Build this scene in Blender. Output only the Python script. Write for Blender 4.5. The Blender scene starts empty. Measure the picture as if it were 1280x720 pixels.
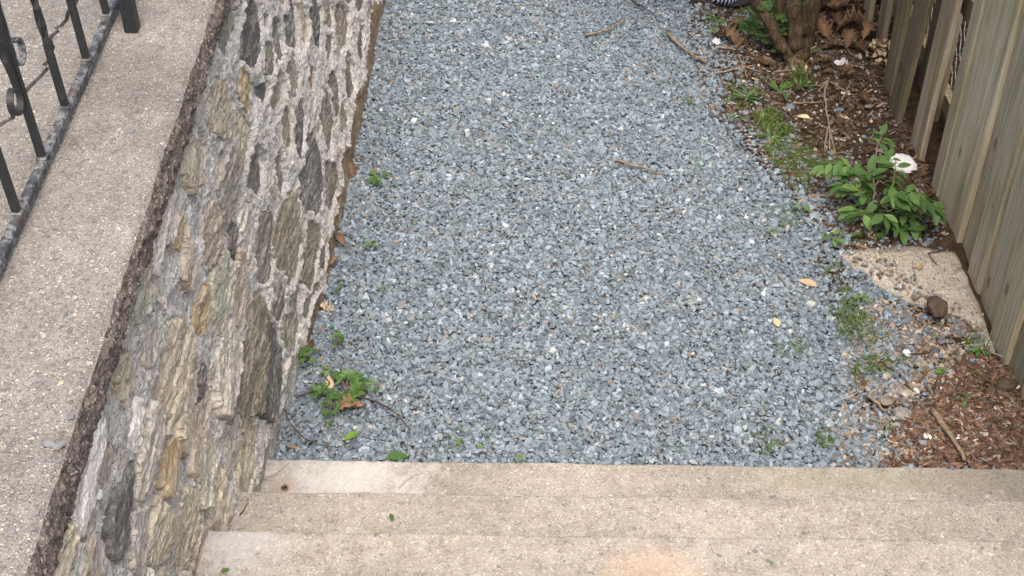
import bpy, bmesh, math, random
import numpy as np
from mathutils import Vector, Matrix, Euler

random.seed(7)
RNG = np.random.default_rng(11)
scene = bpy.context.scene
C = scene.collection
R = math.radians

# ------------------------------------------------------------------ camera
PITCH = 40.2; FPX = 1726.0; CAMZ = 2.875
cam_d = bpy.data.cameras.new('camera')
cam_d.sensor_width = 36.0; cam_d.lens = 36.0 * FPX / 1280.0
cam_d.clip_start = 0.05; cam_d.clip_end = 2000
cam = bpy.data.objects.new('camera', cam_d); C.objects.link(cam)
cam.location = (0, 0, CAMZ); cam.rotation_euler = (R(90 - PITCH), 0, 0)
scene.camera = cam

# ------------------------------------------------------------------ sky, sun, exposure
SUN_EL, SUN_AZ = 64.0, 174.0     # azimuth clockwise from +Y, direction the light comes from
world = bpy.data.worlds.new('World'); scene.world = world; world.use_nodes = True
wn = world.node_tree.nodes; wl = world.node_tree.links
sky = wn.new('ShaderNodeTexSky'); sky.sky_type = 'NISHITA'; sky.sun_disc = False
sky.sun_elevation = R(SUN_EL); sky.sun_rotation = R(SUN_AZ)
sky.air_density = 1.0; sky.dust_density = 8.0; sky.ozone_density = 0.3
wn['Background'].inputs['Strength'].default_value = 0.15
wl.new(sky.outputs[0], wn['Background'].inputs['Color'])
sd = bpy.data.lights.new('sun', 'SUN'); sd.energy = 1.2; sd.angle = R(35); sd.color = (1.0, 0.965, 0.92)
so = bpy.data.objects.new('sun', sd); C.objects.link(so); so.location = (0, -3, 9)
_d = Vector((math.sin(R(SUN_AZ)) * math.cos(R(SUN_EL)), math.cos(R(SUN_AZ)) * math.cos(R(SUN_EL)), math.sin(R(SUN_EL))))
so.rotation_euler = _d.to_track_quat('Z', 'Y').to_euler()
vs = scene.view_settings
vs.view_transform = 'Standard'; vs.look = 'None'; vs.gamma = 1.0; vs.use_curve_mapping = False
vs.exposure = 0.93

# ------------------------------------------------------------------ geometry of the place
_p = R(PITCH)
def ray(px, py):
    """direction of a photo pixel in the world"""
    a = (px - 640) / FPX; b = (360 - py) / FPX
    fwd = np.array([0, math.cos(_p), -math.sin(_p)]); up = np.array([0, math.sin(_p), math.cos(_p)])
    return fwd + a * np.array([1.0, 0, 0]) + b * up
def G(px, py, z=0.0):
    """point where the pixel's ray meets the level z"""
    d = ray(px, py); t = (CAMZ - z) / -d[2]
    return np.array([d[0] * t, d[1] * t, z])
def GX(px, py, x):
    """point where the pixel's ray meets the vertical plane X = x"""
    d = ray(px, py); t = x / d[0]
    return np.array([x, d[1] * t, CAMZ + d[2] * t])

COPE_Z = 1.305; COPE_X = -0.69; COPE_T = 0.10
FENCE_X = 1.478
_by = [-1, 0.5, 1.92, 2.62, 3.14, 3.32, 3.63, 4.12, 5.31, 9]
_bx = [-.72, -.72, -.707, -.68, -.64, -.612, -.598, -.58, -.548, -.50]
def wall_base_x(y): return np.interp(y, _by, _bx)

# ------------------------------------------------------------------ noise
_tab = RNG.random((256, 256))
def vnoise(x, y, s=0):
    x = np.asarray(x, float) + s * 17.31; y = np.asarray(y, float) + s * 9.77
    xi = np.floor(x).astype(int); yi = np.floor(y).astype(int)
    fx = x - xi; fy = y - yi
    fx = fx * fx * (3 - 2 * fx); fy = fy * fy * (3 - 2 * fy)
    a = _tab[xi & 255, yi & 255]; b = _tab[(xi + 1) & 255, yi & 255]
    c = _tab[xi & 255, (yi + 1) & 255]; d = _tab[(xi + 1) & 255, (yi + 1) & 255]
    return (a * (1 - fx) + b * fx) * (1 - fy) + (c * (1 - fx) + d * fx) * fy
def fbm(x, y, o=4, s=0, g=0.5):
    t = 0; a = 1; n = 0
    for i in range(o):
        t = t + a * vnoise(x * 2 ** i, y * 2 ** i, s + i * 3); n += a; a *= g
    return t / n
def sstep(a, b, x):
    t = np.clip((np.asarray(x, float) - a) / (b - a), 0, 1); return t * t * (3 - 2 * t)

# ------------------------------------------------------------------ object helpers
def tag(o, label=None, cat=None, group=None, kind=None):
    if label: o['label'] = label
    if cat: o['category'] = cat
    if group: o['group'] = group
    if kind: o['kind'] = kind
    return o
def link(o, parent=None):
    C.objects.link(o)
    if parent is not None: o.parent = parent
    return o
def empty(name, loc, label, cat, group=None, rz=0.0):
    o = bpy.data.objects.new(name, None); C.objects.link(o)
    o.location = [float(v) for v in loc]; o.rotation_euler = (0, 0, rz); o.empty_display_size = 0.1
    return tag(o, label, cat, group)
def np_mesh(name, V, faces, smooth=False, cols=None):
    """faces: list of (m,k) int arrays"""
    me = bpy.data.meshes.new(name)
    V = np.ascontiguousarray(V, dtype=np.float32)
    faces = [np.asarray(f, dtype=np.int32) for f in faces if len(f)]
    nl = sum(f.size for f in faces); npoly = sum(f.shape[0] for f in faces)
    me.vertices.add(len(V)); me.vertices.foreach_set('co', V.ravel())
    me.loops.add(nl); me.polygons.add(npoly)
    me.loops.foreach_set('vertex_index', np.concatenate([f.ravel() for f in faces]))
    tot = np.concatenate([np.full(f.shape[0], f.shape[1], np.int32) for f in faces])
    st = np.concatenate([[0], np.cumsum(tot)[:-1]]).astype(np.int32)
    me.polygons.foreach_set('loop_start', st)
    try: me.polygons.foreach_set('loop_total', tot)
    except Exception: pass
    me.polygons.foreach_set('use_smooth', np.full(npoly, smooth, bool))
    if cols is not None:
        at = me.attributes.new('Col', 'FLOAT_COLOR', 'POINT')
        cc = np.ones((len(V), 4), np.float32); cc[:, :3] = cols
        at.data.foreach_set('color', cc.ravel())
    me.update(calc_edges=True)
    return me
def obj(name, me, mat, parent=None, loc=(0, 0, 0), rot=(0, 0, 0), scale=(1, 1, 1)):
    o = bpy.data.objects.new(name, me)
    if mat is not None and len(me.materials) == 0: me.materials.append(mat)
    link(o, parent); o.location = [float(v) for v in loc]; o.rotation_euler = rot; o.scale = scale
    return o
def grid_faces(n, m):
    i = np.arange(n * m).reshape(n, m)
    return np.stack([i[:-1, :-1], i[1:, :-1], i[1:, 1:], i[:-1, 1:]], -1).reshape(-1, 4)
def tube_arrays(pts, rad, sides=6, off=0):
    pts = [Vector([float(c) for c in p]) for p in pts]; n = len(pts)
    if not hasattr(rad, '__len__'): rad = [rad] * n
    V = []; F = []
    nrm = None
    for i, p in enumerate(pts):
        t = (pts[min(i + 1, n - 1)] - pts[max(i - 1, 0)]).normalized()
        if nrm is None:
            nrm = t.orthogonal().normalized()
        nrm = (nrm - t * nrm.dot(t)).normalized(); b = t.cross(nrm)
        for k in range(sides):
            a = 2 * math.pi * k / sides
            V.append(p + (nrm * math.cos(a) + b * math.sin(a)) * rad[i])
    for i in range(n - 1):
        for k in range(sides):
            a = i * sides + k; b2 = i * sides + (k + 1) % sides
            F.append((a + off, b2 + off, b2 + sides + off, a + sides + off))
    caps = [tuple(off + k for k in reversed(range(sides))), tuple(off + (n - 1) * sides + k for k in range(sides))]
    return V, F, caps
def tubes_mesh(name, specs, smooth=True):
    V = []; F = []
    for pts, rad, sides in specs:
        v, f, c = tube_arrays(pts, rad, sides, len(V)); V += v; F += f + c
    me = bpy.data.meshes.new(name); me.from_pydata([tuple(v) for v in V], [], F)
    for p in me.polygons: p.use_smooth = smooth
    me.update(); return me
def wiggle(pts, amp, sub=4, seed=0):
    rr = random.Random(seed); out = []
    pts = [np.array(p, float) for p in pts]
    for a, b in zip(pts[:-1], pts[1:]):
        for k in range(sub):
            q = a + (b - a) * k / sub
            if out: q = q + np.array([rr.uniform(-amp, amp), rr.uniform(-amp, amp), rr.uniform(-amp, amp) * .4])
            out.append(q)
    out.append(pts[-1]); return out
def box_arrays(sx, sy, sz):
    v = np.array([[x, y, z] for x in (-.5, .5) for y in (-.5, .5) for z in (-.5, .5)]) * [sx, sy, sz]
    f = [(0, 1, 3, 2), (4, 6, 7, 5), (0, 4, 5, 1), (2, 3, 7, 6), (0, 2, 6, 4), (1, 5, 7, 3)]
    return v, f
def bevel_box(name, sx, sy, sz, bev=.004, seg=1, sub=0):
    bm = bmesh.new(); bmesh.ops.create_cube(bm, size=1)
    for v in bm.verts: v.co = Vector((v.co.x * sx, v.co.y * sy, v.co.z * sz))
    bmesh.ops.bevel(bm, geom=bm.edges[:], offset=bev, segments=seg, affect='EDGES')
    me = bpy.data.meshes.new(name); bm.to_mesh(me); bm.free(); return me

# ------------------------------------------------------------------ materials
def new_mat(name):
    m = bpy.data.materials.new(name); m.use_nodes = True
    nt = m.node_tree; b = nt.nodes['Principled BSDF']
    b.inputs['Roughness'].default_value = .85
    b.inputs['Specular IOR Level'].default_value = .3
    return m, nt, b
def nd(nt, t, **kw):
    n = nt.nodes.new(t)
    for k, v in kw.items():
        if k in n.inputs.keys(): n.inputs[k].default_value = v
        else: setattr(n, k, v)
    return n
def ramp(nt, fac, stops, interp='LINEAR'):
    r = nt.nodes.new('ShaderNodeValToRGB'); r.color_ramp.interpolation = interp
    el = r.color_ramp.elements
    while len(el) < len(stops): el.new(.5)
    for e, (p, c) in zip(el, stops):
        e.position = p; e.color = (*c, 1) if len(c) == 3 else c
    nt.links.new(fac, r.inputs[0]); return r.outputs['Color']
def mix(nt, fac, a, b, mode='MIX'):
    n = nt.nodes.new('ShaderNodeMix'); n.data_type = 'RGBA'; n.blend_type = mode
    for k, v in ((0, fac), (6, a), (7, b)):
        if hasattr(v, 'is_linked') or hasattr(v, 'links'): nt.links.new(v, n.inputs[k])
        else: n.inputs[k].default_value = v if k == 0 else (*v, 1)
    return n.outputs[2]
def math_n(nt, op, a, b=None, clamp=False):
    n = nt.nodes.new('ShaderNodeMath'); n.operation = op; n.use_clamp = clamp
    for k, v in ((0, a), (1, b)):
        if v is None: continue
        if hasattr(v, 'links'): nt.links.new(v, n.inputs[k])
        else: n.inputs[k].default_value = v
    return n.outputs[0]
def noise(nt, vec, scale, detail=4, rough=.55, out='Fac', dist=0.0):
    n = nd(nt, 'ShaderNodeTexNoise', Scale=scale, Detail=detail, Roughness=rough, Distortion=dist)
    nt.links.new(vec, n.inputs['Vector']); return n.outputs[out]
def bump(nt, b, h, strength=.5, dist=.01, prev=None):
    n = nd(nt, 'ShaderNodeBump', Strength=strength, Distance=dist)
    nt.links.new(h, n.inputs['Height'])
    if prev is not None: nt.links.new(prev, n.inputs['Normal'])
    nt.links.new(n.outputs[0], b.inputs['Normal']); return n.outputs[0]
def pos_out(nt):
    return nt.nodes.new('ShaderNodeNewGeometry').outputs['Position']
def scaled(nt, vec, s):
    n = nt.nodes.new('ShaderNodeMapping'); n.inputs['Scale'].default_value = s
    nt.links.new(vec, n.inputs['Vector']); return n.outputs[0]

def aggregate_mat(name, cement, stops, cell=95, fill=.5, bump_s=.5, blotch=(.82, 1.12), extra=None, big=.35):
    """cement with small stones showing in it"""
    m, nt, b = new_mat(name); P = pos_out(nt)
    w = noise(nt, P, 40, 2, out='Color')
    wv = nt.nodes.new('ShaderNodeVectorMath'); wv.operation = 'MULTIPLY_ADD'
    nt.links.new(w, wv.inputs[0]); wv.inputs[1].default_value = (.012,) * 3; nt.links.new(P, wv.inputs[2])
    V = wv.outputs[0]
    def layer(sc):
        vo = nd(nt, 'ShaderNodeTexVoronoi', Scale=sc); nt.links.new(V, vo.inputs['Vector'])
        ed = nd(nt, 'ShaderNodeTexVoronoi', Scale=sc, feature='DISTANCE_TO_EDGE'); nt.links.new(V, ed.inputs['Vector'])
        sep = nt.nodes.new('ShaderNodeSeparateColor'); nt.links.new(vo.outputs['Color'], sep.inputs[0])
        return sep.outputs[0], sep.outputs[1], ed.outputs['Distance']
    c1, s1, e1 = layer(cell); c2, s2, e2 = layer(cell * .48)
    stone = ramp(nt, c1, stops, 'CONSTANT'); stoneb = ramp(nt, c2, stops, 'CONSTANT')
    def mask(e, s, f):
        a = math_n(nt, 'LESS_THAN', s, f)
        ee = nt.nodes.new('ShaderNodeMapRange'); ee.inputs['From Min'].default_value = .05; ee.inputs['From Max'].default_value = .16
        nt.links.new(e, ee.inputs['Value'])
        return math_n(nt, 'MULTIPLY', a, ee.outputs[0])
    m1 = mask(e1, s1, fill); m2 = mask(e2, s2, big)
    fine = noise(nt, P, 260, 3); 
    cem = mix(nt, 1.0, cement, ramp(nt, fine, [(.25, (.72,) * 3), (.75, (1.22,) * 3)]), 'MULTIPLY')
    col = mix(nt, math_n(nt, 'MULTIPLY', m1, .85), cem, stone)
    col = mix(nt, math_n(nt, 'MULTIPLY', m2, .8), col, stoneb)
    bl = noise(nt, P, 3.2, 5, .6)
    col = mix(nt, 1.0, col, ramp(nt, bl, [(.3, (blotch[0],) * 3), (.7, (blotch[1],) * 3)]), 'MULTIPLY')
    b2 = noise(nt, P, 22, 6, .7)
    col = mix(nt, 1.0, col, ramp(nt, b2, [(.3, (.78, .76, .74)), (.7, (1.14, 1.15, 1.16))]), 'MULTIPLY')
    sp = noise(nt, P, 75, 3, .6)
    col = mix(nt, math_n(nt, 'MULTIPLY', ramp(nt, sp, [(.60, (0,) * 3), (.68, (1,) * 3)]), .5), col, (.12, .11, .105))
    if extra: col = extra(nt, P, col)
    nt.links.new(col, b.inputs['Base Color'])
    hh = math_n(nt, 'ADD', math_n(nt, 'MULTIPLY', m1, .6), math_n(nt, 'MULTIPLY', m2, 1.0))
    hh = math_n(nt, 'ADD', hh, math_n(nt, 'MULTIPLY', fine, .9))
    bump(nt, b, hh, bump_s, .004)
    b.inputs['Roughness'].default_value = .9
    return m

def box_mask(nt, P, cx, cy, rx, ry, nz=18, amp=.6, rnd=False):
    """soft uneven patch in plan"""
    s = nt.nodes.new('ShaderNodeSeparateXYZ'); nt.links.new(P, s.inputs[0])
    dx = math_n(nt, 'ABSOLUTE', math_n(nt, 'DIVIDE', math_n(nt, 'SUBTRACT', s.outputs[0], cx), rx))
    dy = math_n(nt, 'ABSOLUTE', math_n(nt, 'DIVIDE', math_n(nt, 'SUBTRACT', s.outputs[1], cy), ry))
    d = math_n(nt, 'MAXIMUM', dx, dy)
    if rnd: d = math_n(nt, 'SQRT', math_n(nt, 'ADD', math_n(nt, 'MULTIPLY', dx, dx), math_n(nt, 'MULTIPLY', dy, dy)))
    n = noise(nt, P, nz, 6, .7)
    d = math_n(nt, 'ADD', d, math_n(nt, 'MULTIPLY', math_n(nt, 'SUBTRACT', n, .5), amp))
    mr = nt.nodes.new('ShaderNodeMapRange'); mr.inputs['From Min'].default_value = 1.35; mr.inputs['From Max'].default_value = .35
    nt.links.new(d, mr.inputs['Value']); return mr.outputs[0]

def step_extra(nt, P, col):
    a = G(432, 596, .05); c = box_mask(nt, P, a[0], a[1] , .20, .14, 26, 2.6, True)
    col = mix(nt, math_n(nt, 'MULTIPLY', c, .5), col, (.60, .60, .60))
    a = G(296, 680, .42); c = box_mask(nt, P, a[0], a[1], .11, .09, 26, 2.6, True)
    col = mix(nt, math_n(nt, 'MULTIPLY', c, .45), col, (.55, .55, .56))
    a = G(815, 712, .42); c = box_mask(nt, P, a[0], a[1], .10, .06, 16, 1.0, True)
    col = mix(nt, math_n(nt, 'MULTIPLY', c, .28), col, (.62, .40, .25))
    a = G(357, 608, .05); c = box_mask(nt, P, a[0], a[1], .035, .03, 30, 1.0, True)
    col = mix(nt, math_n(nt, 'MULTIPLY', c, .5), col, (.30, .18, .11))
    a = G(1150, 600, .05); c = box_mask(nt, P, a[0], a[1], .45, .04, 9, 1.2)
    col = mix(nt, math_n(nt, 'MULTIPLY', c, .35), col, (.20, .19, .12))
    return col
AGG = [(0, (.16, .16, .165)), (.16, (.40, .36, .30)), (.42, (.47, .43, .365)), (.62, (.28, .25, .215)), (.82, (.60, .57, .50)), (.90, (.22, .21, .20))]
M_STEP = aggregate_mat('step_concrete', (.335, .305, .268), AGG, 235, .5, .5, (.82, 1.1), step_extra, .06)
M_COPE = aggregate_mat('coping_concrete', (.236, .221, .203), AGG, 240, .5, .9, (.74, 1.12), None, .08)
M_PAVE = aggregate_mat('pavement_concrete', (.232, .222, .205), AGG, 230, .55, .8, (.8, 1.12), None, .10)
AGG2 = [(0, (.10, .09, .085)), (.25, (.22, .19, .165)), (.5, (.28, .24, .21)), (.72, (.15, .13, .12)), (.88, (.36, .32, .29))]
M_LIP = aggregate_mat('coping_broken_edge', (.14, .118, .105), AGG2, 150, .6, 1.0, (.7, 1.2), None, .3)
M_SLAB = aggregate_mat('slab_concrete', (.41, .37, .305), AGG, 190, .5, .7, (.8, 1.15), None, .2)

def col_attr_mat(name, rough=.6, bscale=160, bstr=.25, spec=.35, var=.25):
    m, nt, b = new_mat(name); P = pos_out(nt)
    a = nd(nt, 'ShaderNodeAttribute', attribute_name='Col')
    n = noise(nt, P, bscale, 3)
    col = mix(nt, 1.0, a.outputs['Color'], ramp(nt, n, [(.3, (1 - var,) * 3), (.7, (1 + var,) * 3)]), 'MULTIPLY')
    nt.links.new(col, b.inputs['Base Color']); b.inputs['Roughness'].default_value = rough
    b.inputs['Specular IOR Level'].default_value = spec
    bump(nt, b, n, bstr, .003); return m
M_CHIP = col_attr_mat('gravel_stone', .55, 190, .3, .4, .2)
M_LITTER = col_attr_mat('litter', .85, 220, .3, .2, .3)

def soil_mat(name, a, c, scale=30):
    m, nt, b = new_mat(name); P = pos_out(nt)
    n = noise(nt, P, scale, 6, .65); n2 = noise(nt, P, 4, 3)
    col = ramp(nt, n, [(.3, a), (.7, c)])
    col = mix(nt, 1.0, col, ramp(nt, n2, [(.3, (.75,) * 3), (.7, (1.2,) * 3)]), 'MULTIPLY')
    nt.links.new(col, b.inputs['Base Color']); b.inputs['Roughness'].default_value = 1
    b.inputs['Specular IOR Level'].default_value = .1
    bump(nt, b, noise(nt, P, 140, 4), .8, .01); return m
M_SOIL = soil_mat('soil', (.028, .019, .013), (.075, .05, .034))
M_BED = soil_mat('stone_dust', (.05, .048, .046), (.13, .125, .12), 60)
M_GROUND = soil_mat('earth', (.06, .055, .03), (.12, .10, .06), 3)

def stone_mat(name, stops, streak=(.6, 5, 42), dirt=(.40, .355, .27)):
    m, nt, b = new_mat(name); P = pos_out(nt)
    oi = nt.nodes.new('ShaderNodeObjectInfo')
    ad = nt.nodes.new('ShaderNodeVectorMath'); ad.operation = 'ADD'
    nt.links.new(P, ad.inputs[0])
    cb = nt.nodes.new('ShaderNodeCombineXYZ')
    nt.links.new(math_n(nt, 'MULTIPLY', oi.outputs['Random'], 31.0), cb.inputs[1]); nt.links.new(cb.outputs[0], ad.inputs[1])
    S = scaled(nt, ad.outputs[0], (20, streak[1], streak[2]))
    n = noise(nt, S, 1.0, 6, .65, dist=.8)
    n2 = noise(nt, ad.outputs[0], 55, 5, .7)
    f = math_n(nt, 'ADD', math_n(nt, 'MULTIPLY', n, .7), math_n(nt, 'MULTIPLY', n2, .3))
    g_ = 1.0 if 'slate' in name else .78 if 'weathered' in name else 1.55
    col = ramp(nt, f, [(p, tuple(min(.68, c * g_) for c in cc)) for p, cc in stops])
    d = noise(nt, ad.outputs[0], 7, 5, .6)
    dm = ramp(nt, d, [(.52, (0, 0, 0)), (.66, (1, 1, 1))])
    col = mix(nt, math_n(nt, 'MULTIPLY', dm, .5), col, dirt)
    w2 = noise(nt, scaled(nt, P, (30, 9, 30)), 1.0, 6, .7, dist=1.5)
    col = mix(nt, math_n(nt, 'MULTIPLY', ramp(nt, w2, [(.50, (0,) * 3), (.62, (1,) * 3)]), .5), col, (.50, .475, .425))
    col = mix(nt, math_n(nt, 'MULTIPLY', ramp(nt, w2, [(.32, (1,) * 3), (.40, (0,) * 3)]), .45), col, (.14, .125, .105))
    fk = noise(nt, P, 130, 4, .7)
    col = mix(nt, 1.0, col, ramp(nt, fk, [(.28, (.72,) * 3), (.72, (1.3,) * 3)]), 'MULTIPLY')
    n5 = noise(nt, scaled(nt, ad.outputs[0], (10, 4.5, 20)), 1.0, 4, .6, dist=.6)
    ck = ramp(nt, math_n(nt, 'ABSOLUTE', math_n(nt, 'SUBTRACT', n5, .5)), [(.006, (1,) * 3), (.02, (0,) * 3)])
    col = mix(nt, math_n(nt, 'MULTIPLY', ck, .4), col, (.08, .072, .062))
    hs_ = nd(nt, 'ShaderNodeHueSaturation', Saturation=.92); nt.links.new(col, hs_.inputs['Color']); col = hs_.outputs[0]
    hv = nt.nodes.new('ShaderNodeMapRange'); hv.inputs['To Min'].default_value = .8; hv.inputs['To Max'].default_value = 1.2
    nt.links.new(oi.outputs['Random'], hv.inputs['Value'])
    col = mix(nt, 1.0, col, hv.outputs[0], 'MULTIPLY')
    nt.links.new(col, b.inputs['Base Color']); b.inputs['Roughness'].default_value = .8
    h = math_n(nt, 'ADD', n, math_n(nt, 'MULTIPLY', n2, .6))
    p1 = bump(nt, b, math_n(nt, 'SUBTRACT', math_n(nt, 'ADD', h, math_n(nt, 'MULTIPLY', fk, .5)), math_n(nt, 'MULTIPLY', ck, .3)), .8, .012)
    return m
SM = {
 'slate': stone_mat('stone_dark_slate', [(.3, (.065, .063, .062)), (.5, (.12, .117, .115)), (.7, (.23, .222, .21))], dirt=(.17, .155, .13)),
 'grey': stone_mat('stone_grey', [(.3, (.18, .165, .148)), (.5, (.30, .28, .25)), (.7, (.46, .435, .39))]),
 'olive': stone_mat('stone_olive', [(.3, (.19, .168, .12)), (.5, (.32, .285, .21)), (.7, (.47, .43, .335))]),
 'tan': stone_mat('stone_tan', [(.3, (.21, .175, .125)), (.5, (.34, .295, .22)), (.7, (.48, .43, .335))], dirt=(.30, .28, .23)),
 'ochre': stone_mat('stone_ochre', [(.3, (.18, .125, .065)), (.5, (.30, .225, .125)), (.7, (.42, .35, .24))]),
 'rust': stone_mat('stone_rust', [(.3, (.13, .07, .03)), (.55, (.26, .14, .06)), (.75, (.30, .22, .13))], dirt=(.12, .09, .06)),
 'green': stone_mat('stone_green', [(.3, (.16, .155, .12)), (.5, (.26, .255, .205)), (.7, (.39, .385, .32))]),
 'brown': stone_mat('stone_brown', [(.3, (.14, .115, .09)), (.5, (.25, .21, .17)), (.7, (.38, .335, .275))]),
 'pale': stone_mat('stone_pale', [(.3, (.30, .285, .26)), (.5, (.44, .42, .39)), (.7, (.56, .54, .50))]),
}
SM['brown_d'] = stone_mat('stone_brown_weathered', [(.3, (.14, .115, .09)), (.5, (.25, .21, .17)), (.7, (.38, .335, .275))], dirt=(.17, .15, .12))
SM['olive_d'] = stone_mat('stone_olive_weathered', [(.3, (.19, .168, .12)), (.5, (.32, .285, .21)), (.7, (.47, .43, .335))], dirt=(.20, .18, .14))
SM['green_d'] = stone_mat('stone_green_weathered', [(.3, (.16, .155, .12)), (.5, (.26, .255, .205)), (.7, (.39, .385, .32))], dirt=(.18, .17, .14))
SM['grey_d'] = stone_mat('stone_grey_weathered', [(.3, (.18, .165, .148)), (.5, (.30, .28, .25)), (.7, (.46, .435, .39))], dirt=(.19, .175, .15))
def mortar_mat(name, base, dark, tint):
    m, nt, b = new_mat(name); P = pos_out(nt)
    n = noise(nt, P, 16, 6, .65); n2 = noise(nt, P, 90, 5, .7)
    col = ramp(nt, n, [(.32, dark), (.48, base), (.75, tuple(min(.7, c * 1.2) for c in base))])
    d = noise(nt, P, 4.5, 5, .6)
    col = mix(nt, math_n(nt, 'MULTIPLY', ramp(nt, d, [(.48, (0,) * 3), (.64, (1,) * 3)]), .6), col, tint)
    col = mix(nt, 1.0, col, ramp(nt, n2, [(.25, (.7,) * 3), (.75, (1.25,) * 3)]), 'MULTIPLY')
    n5 = noise(nt, scaled(nt, P, (12, 9, 20)), 1.0, 5, .65, dist=.8)
    ck = ramp(nt, math_n(nt, 'ABSOLUTE', math_n(nt, 'SUBTRACT', n5, .5)), [(.004, (1,) * 3), (.014, (0,) * 3)])
    col = mix(nt, math_n(nt, 'MULTIPLY', ck, .7), col, (.09, .08, .07))
    nt.links.new(col, b.inputs['Base Color']); b.inputs['Roughness'].default_value = .95
    h = math_n(nt, 'ADD', noise(nt, P, 45, 5, .7), math_n(nt, 'MULTIPLY', n2, .5))
    bump(nt, b, h, 1.0, .016); return m
M_MORTAR = mortar_mat('mortar', (.60, .59, .57), (.38, .365, .345), (.50, .465, .41))
M_PARGE_B = mortar_mat('parging_brown', (.30, .225, .15), (.15, .115, .08), (.27, .235, .185))
M_PARGE_G = mortar_mat('parging_grey', (.44, .43, .405), (.30, .285, .26), (.36, .345, .31))

def wood_mat(name, stops, green=.4):
    m, nt, b = new_mat(name)
    tc = nt.nodes.new('ShaderNodeTexCoord'); oi = nt.nodes.new('ShaderNodeObjectInfo')
    ad = nt.nodes.new('ShaderNodeVectorMath'); ad.operation = 'ADD'; nt.links.new(tc.outputs['Object'], ad.inputs[0])
    cb = nt.nodes.new('ShaderNodeCombineXYZ'); nt.links.new(math_n(nt, 'MULTIPLY', oi.outputs['Random'], 40.0), cb.inputs[1])
    nt.links.new(math_n(nt, 'MULTIPLY', oi.outputs['Random'], 17.0), cb.inputs[2]); nt.links.new(cb.outputs[0], ad.inputs[1])
    P = ad.outputs[0]
    n = noise(nt, scaled(nt, P, (30, 38, 1.6)), 1, 6, .6, dist=1.2)
    n2 = noise(nt, scaled(nt, P, (60, 75, 3)), 1, 4, .6)
    n3 = noise(nt, P, 3.2, 4, .6)
    f = math_n(nt, 'ADD', math_n(nt, 'MULTIPLY', n, .6), math_n(nt, 'MULTIPLY', n2, .4))
    col = ramp(nt, f, stops)
    gm = ramp(nt, n3, [(.42, (0,) * 3), (.62, (1,) * 3)])
    col = mix(nt, math_n(nt, 'MULTIPLY', gm, green), col, (.19, .175, .075))
    n4 = noise(nt, scaled(nt, P, (8, 16, 1.4)), 1, 5, .6)
    col = mix(nt, math_n(nt, 'MULTIPLY', ramp(nt, n4, [(.48, (0,) * 3), (.64, (1,) * 3)]), .5), col, (.34, .32, .275))
    col = mix(nt, math_n(nt, 'MULTIPLY', ramp(nt, n4, [(.30, (1,) * 3), (.42, (0,) * 3)]), .5), col, (.10, .085, .06))
    # knots
    kv = nd(nt, 'ShaderNodeTexVoronoi', Scale=1.0); nt.links.new(scaled(nt, P, (3, 7.5, 3.6)), kv.inputs['Vector'])
    km = ramp(nt, kv.outputs['Distance'], [(.06, (1,) * 3), (.12, (0,) * 3)])
    col = mix(nt, math_n(nt, 'MULTIPLY', km, .65), col, (.06, .045, .03))
    hv = nt.nodes.new('ShaderNodeMapRange'); hv.inputs['To Min'].default_value = .68; hv.inputs['To Max'].default_value = 1.34
    nt.links.new(oi.outputs['Random'], hv.inputs['Value']); col = mix(nt, 1.0, col, hv.outputs[0], 'MULTIPLY')
    nt.links.new(col, b.inputs['Base Color']); b.inputs['Roughness'].default_value = .85
    bump(nt, b, math_n(nt, 'ADD', n, n2), .8, .006); return m
M_WOOD = wood_mat('weathered_board', [(.32, (.16, .138, .092)), (.5, (.345, .305, .215)), (.68, (.50, .455, .35))], .4)
M_WOOD_D = wood_mat('weathered_picket', [(.32, (.10, .078, .048)), (.5, (.21, .168, .108)), (.68, (.31, .26, .18))], .4)
M_WOOD_L = wood_mat('weathered_post', [(.28, (.20, .17, .11)), (.5, (.35, .31, .225)), (.72, (.50, .46, .37))], .35)

def iron_mat(name, rust):
    m, nt, b = new_mat(name); P = pos_out(nt)
    n = noise(nt, P, 35, 6, .65); n2 = noise(nt, P, 12, 4, .6)
    col = ramp(nt, n, [(.35, (.012, .013, .015)), (.62, (.022, .024, .027)), (.78, (.09, .095, .10))] if not rust else
               [(.36, (.018, .02, .023)), (.48, (.06, .066, .075)), (.56, (.20, .20, .20)), (.60, (.03, .032, .036)), (.75, (.09, .07, .055))])
    rm = ramp(nt, n2, [(.56, (0,) * 3), (.70, (1,) * 3)] if rust else [(.68, (0,) * 3), (.74, (1,) * 3)])
    col = mix(nt, rm, col, (.11, .06, .038))
    nt.links.new(col, b.inputs['Base Color']); b.inputs['Roughness'].default_value = .5 if not rust else .7
    b.inputs['Specular IOR Level'].default_value = .5
    bump(nt, b, n, .5, .004); return m
M_IRON = iron_mat('black_painted_iron', False); M_IRON_R = iron_mat('flaking_painted_iron', True)

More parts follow.
